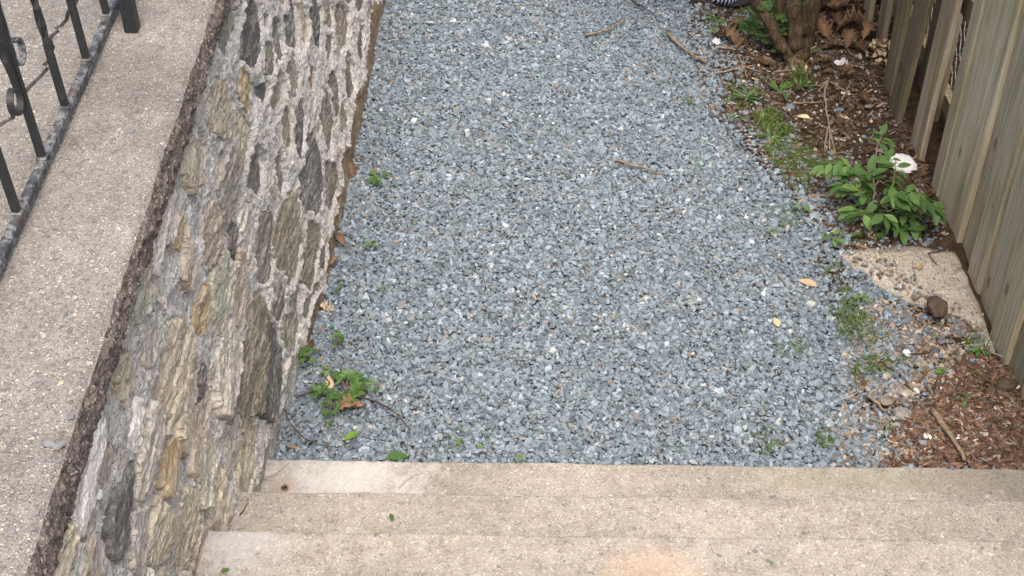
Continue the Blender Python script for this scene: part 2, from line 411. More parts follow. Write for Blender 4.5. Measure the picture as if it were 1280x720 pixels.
def leaf_mat(name, a, c, trans=.35, rough=.5):
    m, nt, b = new_mat(name); P = pos_out(nt)
    oi = nt.nodes.new('ShaderNodeObjectInfo')
    f = math_n(nt, 'ADD', math_n(nt, 'MULTIPLY', noise(nt, P, 40, 4), .5), math_n(nt, 'MULTIPLY', oi.outputs['Random'], .5))
    col = ramp(nt, f, [(.25, a), (.75, c)])
    nt.links.new(col, b.inputs['Base Color']); b.inputs['Roughness'].default_value = rough
    tr = nt.nodes.new('ShaderNodeBsdfTranslucent'); nt.links.new(col, tr.inputs['Color'])
    mx = nt.nodes.new('ShaderNodeMixShader'); mx.inputs[0].default_value = trans
    nt.links.new(b.outputs[0], mx.inputs[1]); nt.links.new(tr.outputs[0], mx.inputs[2])
    nt.links.new(mx.outputs[0], nt.nodes['Material Output'].inputs['Surface'])
    bump(nt, b, noise(nt, P, 260, 3), .25, .002)
    return m
M_LEAF = leaf_mat('green_leaf', (.068, .145, .038), (.145, .25, .075))
M_LEAF_D = leaf_mat('dark_green_leaf', (.05, .105, .03), (.09, .175, .05))
M_LEAF_Y = leaf_mat('bright_green_leaf', (.10, .20, .03), (.17, .30, .06))
M_DEAD = leaf_mat('dead_brown_leaf', (.10, .058, .033), (.25, .155, .09), .15, .7)
M_TANLEAF = leaf_mat('dry_tan_leaf', (.45, .33, .20), (.62, .48, .32), .15, .7)
M_YELLOW = leaf_mat('dry_yellow_leaf', (.62, .50, .26), (.70, .60, .36), .15, .7)
def plain_mat(name, a, c, scale=30, rough=.85, bs=.4):
    m, nt, b = new_mat(name); P = pos_out(nt); n = noise(nt, P, scale, 5, .6)
    nt.links.new(ramp(nt, n, [(.3, a), (.7, c)]), b.inputs['Base Color']); b.inputs['Roughness'].default_value = rough
    bump(nt, b, n, bs, .005); return m
M_TWIG = plain_mat('dry_twig', (.12, .085, .055), (.30, .235, .165), 60)
M_TWIG_D = plain_mat('dark_stem', (.035, .02, .018), (.08, .05, .04), 60)
M_ROOT = plain_mat('root', (.16, .115, .08), (.32, .24, .17), 60)
def bark_mat(name, a, c):
    m, nt, b = new_mat(name); P = pos_out(nt)
    n = noise(nt, scaled(nt, P, (75, 75, 16)), 1, 6, .65, dist=1.0); n2 = noise(nt, P, 18, 4)
    col = ramp(nt, n, [(.3, a), (.68, c)])
    col = mix(nt, 1.0, col, ramp(nt, n2, [(.3, (.6,) * 3), (.7, (1.3,) * 3)]), 'MULTIPLY')
    nt.links.new(col, b.inputs['Base Color']); b.inputs['Roughness'].default_value = .95
    bump(nt, b, n, 1.0, .02); return m
M_BARKT = bark_mat('shrub_bark', (.035, .025, .016), (.17, .12, .075))
M_STEMG = plain_mat('green_stem', (.08, .13, .035), (.14, .19, .06), 60)
M_PAPER = plain_mat('white_paper', (.58, .58, .60), (.70, .70, .71), 20, .7, .2)
M_WHITE = plain_mat('white_pebble', (.68, .67, .65), (.82, .81, .79), 40, .6)
M_ROCKD = plain_mat('dark_clod', (.04, .027, .02), (.11, .08, .055), 50, .95, 1.0)
M_DRIED = plain_mat('dried_flower', (.30, .215, .12), (.55, .43, .27), 50)
M_RUST = plain_mat('rusted_iron', (.10, .04, .02), (.26, .12, .05), 60, .9, .8)
M_BLACKHOLE = plain_mat('hole_shade', (.012, .009, .007), (.03, .022, .018), 60)
M_GREYWIRE = plain_mat('galvanised_wire', (.30, .31, .31), (.45, .46, .46), 60, .5)

# ================================================================== SETTING
# ground to the horizon, with everything standing on or just above it
me = np_mesh('ground', np.array([[-400, -400, -.14], [400, -400, -.14], [400, 900, -.14], [-400, 900, -.14]]), [np.array([[0, 1, 2, 3]])])
tag(obj('ground', me, M_GROUND), kind='structure')

def bed_z(x, y):
    """level of the ground under the stones and litter"""
    return (fbm(x * 2.2, y * 2.2, 3, 5) - .5) * .035
_gy = [2.3, 2.63, 2.96, 3.25, 3.65, 3.92, 4.17, 4.43, 5.18, 9]
_gx = [1.02, 1.03, 1.09, 1.115, 1.07, .99, .92, .80, .80, .86]
def gravel_edge(y): return np.interp(y, _gy, _gx)

def sheet(name, x0, x1, y0, y1, step, zf, mat):
    xs = np.arange(x0, x1 + step / 2, step); ys = np.arange(y0, y1 + step / 2, step)
    Y, X = np.meshgrid(ys, xs, indexing='xy'); X = X.reshape(len(xs), -1); Y = Y.reshape(len(xs), -1)
    Z = zf(X, Y)
    V = np.stack([X, Y, Z], -1).reshape(-1, 3)
    return tag(obj(name, np_mesh(name, V, [grid_faces(len(xs), len(ys))], True), mat), kind='structure')
sheet('gravel_path', -.80, 1.30, 2.4, 9.0, .02, lambda x, y: bed_z(x, y) - .006 - .10 * sstep(-.06, .22, x - gravel_edge(y)), M_BED)
SLAB_Z = .036
SLAB_PX = [(1052,318),(1070,311),(1110,309),(1150,307),(1192,314),(1208,345),(1224,380),(1243,438),(1226,430),(1204,410),(1186,391),(1160,378),(1140,372),(1120,364),(1098,350),(1082,338),(1064,330)]
def in_poly(P_, x, y):
    ins_ = np.zeros(np.shape(x), bool); j = len(P_) - 1
    for i in range(len(P_)):
        c = ((P_[i][1] > y) != (P_[j][1] > y)) & (x < (P_[j][0] - P_[i][0]) * (y - P_[i][1]) / (P_[j][1] - P_[i][1] + 1e-12) + P_[i][0]); ins_ ^= c; j = i
    return ins_
SLAB_XY = [G(x, y, SLAB_Z)[:2] for x, y in SLAB_PX]
def soil_z(x, y):
    d = x - gravel_edge(y)
    z = bed_z(x, y) + (fbm(x * 16, y * 16, 4, 9) - .5) * .04 + .012 + .02 * sstep(1.2, 1.45, x)
    z = z - .10 * sstep(-.02, -.16, d)
    return np.where(in_poly(SLAB_XY, x, y), np.minimum(z, SLAB_Z - .03), z)
sheet('soil_bed', .62, 3.6, 2.4, 9.0, .014, soil_z, M_SOIL)
def top_z(x, y):
    return max(float(bed_z(x, y)), float(soil_z(x, y)))

def surf_z(x, y):
    x = np.atleast_1d(x); y = np.atleast_1d(y)
    return np.where(in_poly(SLAB_XY, x, y), SLAB_Z + .004, np.maximum(bed_z(x, y), soil_z(x, y)))
# upper pavement beside the wall, two pieces along a crack
crack = [G(x, y, 1.29) for x, y in ((122, -40), (100, -8), (92, 8), (84, 20), (74, 32), (66, 44), (68, 58), (62, 72), (57, 84), (30, 120), (14, 146), (-30, 176), (-120, 240))]
crack = wiggle(crack, .006, 3, 5)
def poly_slab(name, pts, ztop, depth, mat, parent=None, kind=None, bev=.002):
    bm = bmesh.new(); vs_ = [bm.verts.new((float(p[0]), float(p[1]), ztop)) for p in pts]
    f = bm.faces.new(vs_); f.normal_update()
    if f.normal.z < 0: f.normal_flip()
    r = bmesh.ops.extrude_face_region(bm, geom=[f])
    for v in r['geom']:
        if isinstance(v, bmesh.types.BMVert): v.co.z -= depth
    bmesh.ops.recalc_face_normals(bm, faces=bm.faces[:])
    me = bpy.data.meshes.new(name); bm.to_mesh(me); bm.free()
    o = obj(name, me, mat, parent)
    if kind: o['kind'] = kind
    return o
cr_a = [(p[0] + .0035, p[1]) for p in crack]; cr_b = [(p[0] - .0035 - .004 * random.random(), p[1] + .002) for p in crack]
E = -.952
cr_a[0] = (E, cr_a[0][1]); cr_b[0] = (E, cr_b[0][1] + .006)
poly_slab('pavement', cr_a + [(-9, cr_a[-1][1] - 1), (-9, -6), (E, -6)], 1.288, 1.3, M_PAVE, kind='structure')
poly_slab('pavement', cr_b[::-1] + [(E, 12), (-9, 12), (-9, cr_b[-1][1] - 1)], 1.291, 1.3, M_PAVE, kind='structure')

# ================================================================== RETAINING WALL
wall = empty('retaining_wall', (-.8, 3.2, 0), 'rubble stone retaining wall with ragged grey mortar and concrete coping beside the gravel path', 'wall')
WL = np.array([-.8, 3.2, 0])
ys = np.concatenate([np.arange(.3, 1.1, .03), np.arange(1.1, 5.55, .0055), np.arange(5.55, 8.5, .03)])
zs = np.arange(-.06, COPE_Z - COPE_T + .012, .0055)
NY, NZ = len(ys), len(zs)
YY, ZZ = np.meshgrid(ys, zs, indexing='ij')
def face_x(y, z):
    t = np.clip(1 - z / 1.2, 0, 1)
    return -.712 + (wall_base_x(y) + .712) * t ** 1.15
# stones read off the photograph: pixel on the wall face, height in pixels, colour
SP = [(301,115,50,'ochre'),(326,118,42,'slate'),(331,72,62,'green'),(344,122,72,'olive'),(327,30,34,'brown'),(361,30,74,'slate'),(374,28,50,'tan'),
 (391,25,74,'slate'),(387,106,44,'rust'),(430,35,84,'brown'),(405,142,64,'brown'),(371,165,54,'slate'),(440,100,60,'brown'),(386,222,108,'slate'),
 (355,300,124,'olive'),(315,216,66,'slate'),(282,222,90,'grey'),(236,212,84,'tan'),(196,266,46,'ochre'),(218,292,30,'ochre'),(291,300,46,'slate'),
 (202,348,60,'grey'),(326,312,80,'grey'),(250,388,66,'ochre'),(213,470,120,'tan'),(153,474,70,'olive'),(232,520,90,'tan'),(246,488,46,'slate'),
 (279,455,96,'grey'),(308,462,146,'olive'),(336,458,104,'slate'),(164,540,58,'pale'),(147,648,104,'slate'),(208,596,76,'ochre'),(172,672,84,'grey'),
 (197,672,104,'olive'),(234,668,104,'olive'),(82,708,54,'pale'),(110,690,60,'brown'),(262,300,70,'brown'),(230,330,60,'brown'),(415,230,70,'brown'),
 (258,585,80,'green'),(290,560,70,'grey'),(186,420,50,'grey'),(130,580,60,'brown'),(345,220,60,'grey'),(410,60,50,'grey'),(345,375,70,'grey')]
seeds = []
for px, py, h, c in SP:
    x = -.66
    for _ in range(6):
        q = GX(px, py, x); x = float(face_x(q[1], q[2]))
    zc = q[1] * math.cos(_p) + (CAMZ - q[2]) * math.sin(_p)
    r = h * zc / 3456.
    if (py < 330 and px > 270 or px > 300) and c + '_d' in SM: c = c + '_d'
    if -.05 < q[2] < 1.2: seeds.append((q[1], q[2], r * random.uniform(1.1, 1.4), r * random.uniform(.8, 1.0), c, 1))
rr = random.Random(4); tries = 0
while tries < 9000:
    tries += 1
    y = rr.uniform(.3, 8.4); z = rr.uniform(.0, 1.2); a = rr.uniform(.08, .17); b = rr.uniform(.055, .10)
    if all((abs(y - s[0]) / (a + s[2])) ** 2 + (abs(z - s[1]) / (b + s[3])) ** 2 > .80 for s in seeds):
        near = y < 3.0
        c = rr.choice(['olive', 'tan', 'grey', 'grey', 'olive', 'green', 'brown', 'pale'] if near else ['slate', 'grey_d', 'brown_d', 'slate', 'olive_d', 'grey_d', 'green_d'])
        seeds.append((y, z, a, b, c, 0))
seeds = seeds[:300]
wy = YY + (fbm(YY * 9, ZZ * 9, 4, 1) - .5) * .11 + (vnoise(YY * 60, ZZ * 60, 3) - .5) * .005
wz = ZZ + (fbm(YY * 9, ZZ * 9, 4, 2) - .5) * .10 + (vnoise(YY * 60, ZZ * 60, 8) - .5) * .005
d1 = np.full(YY.shape, 9.); d2 = np.full(YY.shape, 9.); sid = np.full(YY.shape, -1)
for i, (y, z, a, b, c, k) in enumerate(seeds):
    th = rr.uniform(-.35, .35); ct, st = math.cos(th), math.sin(th)
    u = (wy - y) * ct + (wz - z) * st; v = -(wy - y) * st + (wz - z) * ct
    d = ((np.abs(u) / a) ** 2.6 + (np.abs(v) / b) ** 2.6) ** (1 / 2.6)
    lt = d < d1
    d2 = np.where(lt, d1, np.minimum(d2, d)); sid = np.where(lt, i, sid); d1 = np.minimum(d1, d)
nearw = sstep(3.3, 2.5, YY)                           # the near length is less pointed with mortar
T = .97 + .17 * nearw + (fbm(YY * 12, ZZ * 12, 3, 12) - .5) * .25
J = .20 - .09 * nearw
ins = np.minimum((T - d1), (d2 - d1 - J))             # >0 inside a stone
pdist = (.035 + .075 * sstep(3.1, 3.7, YY) + .06 * sstep(2.9, 2.6, YY)) + (fbm(YY * 5, ZZ * 7, 5, 20) - .5) * .26 - ZZ
parge = pdist > 0; pblend = sstep(-.01, .05, pdist)
ins = np.minimum(ins, (-pdist - .008) * 6)
def terrace(u, k, sharp=.18):
    t = u * k; f = np.floor(t); return (f + sstep(0, sharp, t - f)) / k
# mortar relief: torn ledges and lumps
m_u = fbm(YY * 8, ZZ * 18, 5, 30)
m_u2 = fbm(YY * 22, ZZ * 48, 4, 31)
hm = .006 + .028 * (terrace(m_u, 10, .12) - .5) + .014 * (terrace(m_u2, 6, .15) - .5) + .012 * (terrace(fbm(YY * 45, ZZ * 80, 3, 33), 5, .2) - .5) + .005 * (1 - nearw)
hm = hm - .006 * nearw
# stone relief: cleaved layers, each stone tilted its own way
tilt = np.array([(rr.uniform(-.08, .08), rr.uniform(-.09, .09), rr.uniform(-.005, .008)) for _ in seeds])
sy = np.array([s[0] for s in seeds]); sz = np.array([s[1] for s in seeds])
sidc = np.clip(sid, 0, None)
th_ = -.05 + .5 * np.array([rr.random() for _ in seeds])[sidc]
lay = fbm((YY * np.cos(th_) + ZZ * np.sin(th_)) * 2.6 + sidc * 3.1, (ZZ * np.cos(th_) - YY * np.sin(th_)) * 20, 5, 40)
hs = tilt[sidc, 2] + (YY - sy[sidc]) * tilt[sidc, 0] * (.5 + .6 * nearw) + (ZZ - sz[sidc]) * tilt[sidc, 1] * (.5 + .6 * nearw)
hs = hs + (.012 + .012 * nearw) * (terrace(lay, 6, .14) - .5) + .006 * (terrace(fbm((YY * np.cos(th_) + ZZ * np.sin(th_)) * 8, (ZZ * np.cos(th_) - YY * np.sin(th_)) * 62, 4, 46), 6, .2) - .5) + .008 * (fbm(YY * 70, ZZ * 80, 2, 44) - .5)
hs = hs + .006 * nearw + .001
hp = .010 + .030 * (fbm(YY * 7, ZZ * 7, 5, 50) - .5) + .004 * (fbm(YY * 60, ZZ * 60, 2, 52) - .5)
FX = face_x(YY, ZZ)
stone_mask = ins > 0
edge = sstep(-.02, .085, ins)
HM = hm * (1 - pblend) + hp * pblend - .034 * sstep(-.03, .24, ins)
HS = np.where(stone_mask, hs * edge + (hm - .012) * (1 - edge), hm - .018)
# in-wall faces split in mortar / parging
gf = grid_faces(NY, NZ)
VM = np.stack([FX + HM, YY, ZZ], -1).reshape(-1, 3) - WL
pf = parge.ravel()[gf].sum(1) >= 2
far = (YY.ravel()[gf[:, 0]] > 2.95 + .25 * (fbm(YY.ravel()[gf[:, 0]] * 5, ZZ.ravel()[gf[:, 0]] * 5, 3, 60)))
def sub_mesh(name, V, F, smooth=True):
    u, inv = np.unique(F, return_inverse=True)
    return np_mesh(name, V[u], [inv.reshape(F.shape)], smooth and name == 'parging')
obj('mortar', sub_mesh('mortar', VM, gf[~pf]), M_MORTAR, wall)
o = obj('parging', sub_mesh('parging', VM, gf[pf & far]), M_PARGE_B, wall); o['label'] = 'brown stained parging along the foot of the wall'
o = obj('parging', sub_mesh('parging', VM, gf[pf & ~far]), M_PARGE_G, wall); o['label'] = 'smooth grey cement parging above the steps'
VS = np.stack([FX + HS, YY, ZZ], -1).reshape(-1, 3) - WL
sidf = np.where(stone_mask, sid, -1)
fs = sidf.ravel()[gf]
fmax = fs.max(1)
order = np.argsort(fmax, kind='stable'); fsorted = fmax[order]
for i, s in enumerate(seeds):
    a, b = np.searchsorted(fsorted, [i, i + 1])
    F = gf[order[a:b]]
    if len(F) < 30: continue
    obj('stone', sub_mesh('stone', VS, F), SM[s[4]], wall)
# solid core behind the face
v, f = box_arrays(.20, 8.1, 1.25); me = bpy.data.meshes.new('core'); me.from_pydata([tuple(q) for q in v], [], f)
obj('core', me, M_MORTAR, wall, loc=(-.05, 1.2, .60))

# coping: top sheet and a broken, dark front edge
cy = np.concatenate([np.arange(.3, 1.0, .03), np.arange(1.0, 3.4, .005), np.arange(3.4, 8.5, .02)])
wav = (fbm(cy * 5, cy * 0, 4, 70) - .5) * .012 + (vnoise(cy * 40, cy * 0 + 3, 71) - .5) * .004
xs_ = np.concatenate([np.linspace(-.955, -.72, 40), np.linspace(-.714, -.694, 6)])
CX, CY = np.meshgrid(xs_, cy, indexing='ij')
CX = CX + wav[None, :] * sstep(-.75, -.694, CX)
CZ = COPE_Z + (fbm(CX * 18, CY * 18, 4, 72) - .5) * .010 - .006 * sstep(-.712, -.694, CX) - .004 * sstep(-.70, -.694, CX)
obj('coping', np_mesh('coping', np.stack([CX, CY, CZ], -1).reshape(-1, 3) - WL, [grid_faces(*CX.shape)[:, ::-1]], True), M_COPE, wall)
ed = np.linspace(0, 1, 20)
ET, EY = np.meshgrid(ed, cy, indexing='ij')
rough_ = (fbm(ET * 9, EY * 90, 3, 80) - .5) * .022 + (fbm(ET * 3, EY * 12, 4, 82) - .5) * .022
EX = (-.694 + wav)[None, :] + sstep(0, .12, ET) * (.004 + rough_ * .9) - .010 * ET + .006 * np.sin(ET * 3.14) - .06 * sstep(.90, 1, ET)
EZ0 = CZ[-1][None, :]
EZ = EZ0 - ET * (COPE_T) - .012 * ET * (fbm(ET * 0, EY * 9, 3, 84) - .5)
obj('coping_edge', np_mesh('coping_edge', np.stack([EX, EY, EZ], -1).reshape(-1, 3) - WL, [grid_faces(*EX.shape)[:, ::-1]], False), M_LIP, wall)

# pebbles showing in the coping's surface
def pebble_mesh(name, seed, flat=.45, cuts=2):
    bm = bmesh.new(); bmesh.ops.create_icosphere(bm, subdivisions=1, radius=1)
    r_ = random.Random(seed)
    for v in bm.verts:
        k = 1 + r_.uniform(-.22, .22); v.co = Vector((v.co.x * k, v.co.y * k * .78, v.co.z * k * flat))
    me = bpy.data.meshes.new(name); bm.to_mesh(me); bm.free(); return me
M_PEB = [plain_mat('embedded_pebble_dark', (.12, .12, .125), (.21, .21, .215), 50), plain_mat('embedded_pebble_grey', (.24, .235, .225), (.36, .35, .33), 50),
         plain_mat('embedded_pebble_buff', (.36, .28, .20), (.48, .39, .30), 50)]
pm = []
for k in range(9):
    me = pebble_mesh('pebble', k, .3); me.materials.append(M_PEB[[0, 0, 1, 1, 2, 0, 1, 2, 0][k]]); pm.append(me)
pp = [(60,552,15),(72,556,13),(24,608,10),(52,575,7),(15,663,9),(40,660,7),(88,520,8),(84,495,7),(125,435,8),(60,628,9),(45,640,8),(66,600,7),(162,163,10),(100,470,6)]
for _ in range(26):
    py = rr.uniform(60, 715); pp.append((rr.uniform(max(0, 120 - .33 * py), 255 - .337 * py), py, rr.uniform(3.5, 7)))
for ip, (px, py, s) in enumerate(pp):
    q = G(px, py, COPE_Z)
    if not (-.93 < q[0] < -.70): continue
    zc = q[1] * math.cos(_p) + (CAMZ - q[2]) * math.sin(_p); r_ = s * zc / FPX * .75
    obj('pebble', pm[(0, 1, 5, 8)[ip % 4]] if ip < 14 else rr.choice(pm), None, wall, q - WL + [0, 0, -.001], (0, 0, rr.uniform(0, 6)), (r_, r_, r_ * .9))

# ================================================================== CONCRETE STEPS
stairs = empty('concrete_steps', (.4, 2.6, 0), 'flight of worn exposed aggregate concrete steps leading down to the gravel', 'steps')
SL = np.array([.4, 2.6, 0])
def step_mesh(seed, ztop, yedge, depth, height, x0=-.80, x1=1.452):
    xs = np.arange(x0, x1 + .001, .012)
    prof = [(-depth, -height)] + [(-depth, 0)] + [(-depth + t * (depth - .008), 0) for t in np.linspace(.04, 1, 14)] + \
           [(-.006, -.0002), (-.0035, -.0009), (-.0018, -.002), (-.0006, -.0045), (0, -.008), (-.002, -.03), (-.004, -.07), (-.006, -height)]
    n = len(prof); P_ = np.array(prof)
    X, K = np.meshgrid(xs, np.arange(n), indexing='ij')
    Y = P_[K, 0]; Z = P_[K, 1]
    front = sstep(-.06, -.004, Y)
    wn_ = (fbm(X * 5, X * 0, 4, seed) - .5) * .010 + (fbm(X * 40, Y * 40, 3, seed + 1) - .5) * .006
    Y2 = yedge - .017 * (X + .7) + Y + wn_ * front
    Z2 = ztop + Z + (fbm(X * 7, Y * 7, 4, seed + 2) - .5) * .006 - np.abs(fbm(X * 30, Y * 20, 3, seed + 3) - .5) * .010 * front
    V = np.stack([X, Y2, Z2], -1).reshape(-1, 3)
    return np_mesh('step', V - SL, [grid_faces(len(xs), n)[:, ::-1]], True)
RISE, RUN = .185, .28
for k in range(2, -6, -1):
    z = .05 + (2 - k) * RISE; ye = 2.612 - (2 - k) * RUN
    last = k == -5
    obj('step', step_mesh(100 + k * 7, z, ye, RUN + .05 if not last else 2.6, RISE + .02 if k < 2 else .25), M_STEP, stairs)
for px, py, k in [(470,668,2),(487,669,2),(586,664,2),(622,667,2),(585,655,1),(638,664,2),(700,640,1),(1030,647,1),(1195,655,1),(960,598,0),(1120,665,2),(870,640,1),(440,690,2),(1190,600,0)] + [(rr.uniform(420, 1270), rr.uniform(590, 715), -1) for _ in range(46)]:
    if k < 0: k = 0 if py < 616 else 1 if py < 664 else 2
    zt = .05 + k * RISE; q = G(px, py, zt)
    r_ = rr.uniform(2.0, 4.2) * 3.5 / FPX
    obj('pebble', rr.choice(pm[:7]), None, stairs, q - SL + [0, 0, -.0005], (0, 0, rr.uniform(0, 6)), (r_, r_, r_ * .3))
# cut-off rusted post set in the bottom tread
q = G(356, 610, .05)
stub = empty('rusted_post_stub', q, 'rusted socket of a cut off post in the bottom concrete step beside the wall', 'post stub'); stub.scale = (.7, .7, .7)
ring = []
N = 10
V = []; F = []
for i in range(N):
    a = 2 * math.pi * i / N
    k = 1 + rr.uniform(-.15, .15)
    for rr_, zz in ((.017 * k, -.004), (.016 * k, .006 + rr.uniform(-.002, .002)), (.0105, .005), (.0095, -.003)):
        V.append((rr_ * math.cos(a), rr_ * math.sin(a), zz))
for i in range(N):
    j = (i + 1) % N
    for t in range(3): F.append((i * 4 + t, j * 4 + t, j * 4 + t + 1, i * 4 + t + 1))
me = bpy.data.meshes.new('rim'); me.from_pydata(V, [], F); obj('rim', me, M_TWIG, stub)
me = bpy.data.meshes.new('shade_disc'); me.from_pydata([(.0105 * math.cos(6.283 * i / 10), .0105 * math.sin(6.283 * i / 10), .001) for i in range(10)], [], [tuple(range(10))])
obj('shade_disc', me, M_BLACKHOLE, stub)  # near-black disc: the shade inside the open socket painted as colour

# ================================================================== FENCE (boards)
fence = empty('board_fence', (FENCE_X, 3.9, 0), 'solid fence of close weathered olive brown vertical boards with a worn end post', 'fence')
FL = np.array([FENCE_X, 3.9, 0])
def board_mesh(name, w, h, t=.018, seed=0, tilt=0.0, bottom=0.0, n=10):
    """upright board, face to -X, width along Y, from local z=0 up, slightly wavy edges"""
    r_ = random.Random(seed); sec = []
    zsb = np.linspace(0, h, n)
    V = []; F = []
    bev = .003
    for i, z in enumerate(zsb):
        e0 = -w / 2 + r_.uniform(-.002, .002); e1 = w / 2 + r_.uniform(-.002, .002); c = tilt * z
        bow = .002 * math.sin(z * 3 + seed)
        for x, y in ((-t / 2, e0 + bev), (-t / 2, e1 - bev), (-t / 2 + bev, e1), (t / 2, e1), (t / 2, e0), (-t / 2 + bev, e0)):
            V.append((x + bow, y + c, z))
    for i in range(n - 1):
        for k in range(6):
            a = i * 6 + k; b = i * 6 + (k + 1) % 6
            F.append((a, b, b + 6, a + 6))
    F.append((5, 4, 3, 2, 1, 0)); F.append(tuple((n - 1) * 6 + k for k in range(6)))
    me = bpy.data.meshes.new(name); me.from_pydata(V, [], F); me.update(); return me
def fence_px(px, py):
    q = GX(px, py, FENCE_X); return q[1], q[2]
NAIL = bpy.data.meshes.new('nail'); NAIL.from_pydata([(0, .0035 * math.cos(k), .0035 * math.sin(k)) for k in np.linspace(0, 5.24, 6)] + [(-.0015, 0, 0)], [], [(k, (k + 1) % 6, 6) for k in range(6)]); NAIL.materials.append(M_RUST)
bot = [(1175,255),(1196,314),(1210,347),(1223,377),(1240,423),(1254.7,466),(1268,504)]
yb = [G(*b)[1] for b in bot]
while yb[-1] > 1.0: yb.append(yb[-1] - .142)
for i in range(len(yb) - 1):
    y1, y0 = yb[i], yb[i + 1]; w = y1 - y0 - .005
    ymid = (y0 + y1) / 2
    h = 1.72 + rr.uniform(-.01, .01)
    zb = -.005 + rr.uniform(-.006, .012)
    if y0 < 2.66: zb = -.005
    o = obj('board', board_mesh('board', w, h, .02, i, rr.uniform(-.003, .003)), M_WOOD, fence, np.array([FENCE_X + .012 + (.009 if i % 2 else -.004) + rr.uniform(-.004, .004), ymid, zb]) - FL)
    for zn_ in (.33, .37, 1.43, 1.47):
        nl = obj('nail', NAIL, None, o, (-.0105, rr.uniform(-.3, .3) * w, zn_ + rr.uniform(-.01, .01)))
yA = G(1154, 238)[1]; yB = yb[0] + .004
o = obj('post', board_mesh('post', yA - yB, 1.78, .09, 77, .004), M_WOOD_L, fence, np.array([FENCE_X + .035, (yA + yB) / 2, -.04]) - FL)
o['label'] = 'pale worn end post of the board fence'
for z in (.35, 1.45):
    v, f = box_arrays(.04, yb[0] - 1.0, .09); me = bpy.data.meshes.new('rail'); me.from_pydata([tuple(q) for q in v], [], f)
    obj('rail', me, M_WOOD_D, fence, np.array([FENCE_X + .043, (yb[0] + 1.0) / 2, z]) - FL)

# picket fence: crooked boards with gaps
pick = empty('picket_fence', (FENCE_X, 4.6, 0), 'crooked brown picket fence with gaps between its boards beside the shrub', 'fence')
PL = np.array([FENCE_X, 4.6, 0])
# (left-foot pixel, right-foot pixel, lean in Y per metre)
pk = [((1138.5,187),(1150,211),.00),((1111.5,141),(1121,163),-.10),((1107,107),(1112,126),.055),((1093,58),(1104,69),.10),((1078,33),(1085,44),.07)]
ends = []
for i, (l, r_, ln) in enumerate(pk):
    a = G(*l); b = G(*r_); xm = (a[0] + b[0]) / 2
    w = max(.10, abs(a[1] - b[1]) * 1.12)
    obj('picket', board_mesh('picket', w, 1.45, .02, 200 + i, ln), M_WOOD_D, pick, np.array([xm, (a[1] + b[1]) / 2, -.005]) - PL)
for i in range(9):
    y = 5.32 + i * .17
    obj('picket', board_mesh('picket', .11, 1.45, .02, 220 + i, rr.uniform(-.04, .06)), M_WOOD_D, pick, np.array([1.49, y, -.005]) - PL)
for z in (.62, 1.2):
    v, f = box_arrays(.04, 3.1, .085); me = bpy.data.meshes.new('rail'); me.from_pydata([tuple(q) for q in v], [], f)
    obj('rail', me, M_WOOD_D, pick, np.array([1.535, 5.5, z]) - PL)
# low dog-eared pickets standing behind the gaps
back = empty('low_picket_fence', (FENCE_X + .11, 4.6, 0), 'row of low dog eared pickets standing behind the crooked picket fence', 'fence')
BL = np.array([FENCE_X + .11, 4.6, 0])
def dogear(name, w, h, t=.016):
    pts = [(-w / 2, 0), (w / 2, 0), (w / 2, h - .035), (w / 2 - .028, h), (-w / 2 + .028, h), (-w / 2, h - .035)]
    V = [(-t / 2, y, z) for y, z in pts] + [(t / 2, y, z) for y, z in pts]; n = 6
    F = [tuple(reversed(range(n))), tuple(range(n, 2 * n))] + [(i, (i + 1) % n, n + (i + 1) % n, n + i) for i in range(n)]
    me = bpy.data.meshes.new(name); me.from_pydata(V, [], F); return me
for i, (y, h) in enumerate(((3.98, .42), (4.16, .50), (4.36, .56), (4.56, .50), (4.75, .52), (4.95, .5), (5.15, .5), (5.35, .5))):
    obj('picket', dogear('picket', .085, h), M_WOOD_D, back, np.array([FENCE_X + .10, y, -.01]) - BL, (rr.uniform(-.03, .03), 0, 0))
v, f = box_arrays(.03, 1.7, .06); me = bpy.data.meshes.new('rail'); me.from_pydata([tuple(q) for q in v], [], f)
obj('rail', me, M_WOOD_D, back, np.array([FENCE_X + .125, 4.65, .12]) - BL)
# chain link wire behind
specs = []
for i in range(30):
    y = 3.95 + i * .055
    for s in (1, -1):
        p_ = [(FENCE_X + .17 + .004 * (k % 2), y + s * .0275 * (k % 2), .02 + k * .04) for k in range(24)]
        specs.append((p_, .0016, 4))
tag(obj('wire_mesh', tubes_mesh('wire_mesh', specs, False), M_GREYWIRE), 'galvanised diamond wire mesh behind the picket fence gaps', 'wire fence')

# ================================================================== IRON RAILING
rail = empty('iron_railing', (-.915, 2.3, COPE_Z), 'black wrought iron railing with scrolls and flaking bottom rail on the coping', 'railing')
RLC = np.array([-.915, 2.3, COPE_Z])
RX = -.912; RZ = COPE_Z + .022; LEAN = -.04
def square_bar(name, pts, s, twist=None, rot0=0.0):
    V = []; F = []; n = len(pts)
    for i, p in enumerate(pts):
        a0 = rot0 + (twist[i] if twist is not None else 0)
        for k in range(4):
            a = a0 + math.pi / 4 + k * math.pi / 2
            V.append((p[0] + s * .7071 * math.cos(a), p[1] + s * .7071 * math.sin(a), p[2]))
    for i in range(n - 1):
        for k in range(4):
            F.append((i * 4 + k, i * 4 + (k + 1) % 4, i * 4 + 4 + (k + 1) % 4, i * 4 + 4 + k))
    F += [(3, 2, 1, 0), tuple((n - 1) * 4 + k for k in range(4))]
    me = bpy.data.meshes.new(name); me.from_pydata(V, [], F); me.update(); return me
me = bevel_box('bottom_rail', .019, 4.2, .022, .003)
obj('bottom_rail', me, M_IRON_R, rail, np.array([RX, 2.6, RZ]) - RLC)
me = bevel_box('top_rail', .042, 4.2, .014, .004)
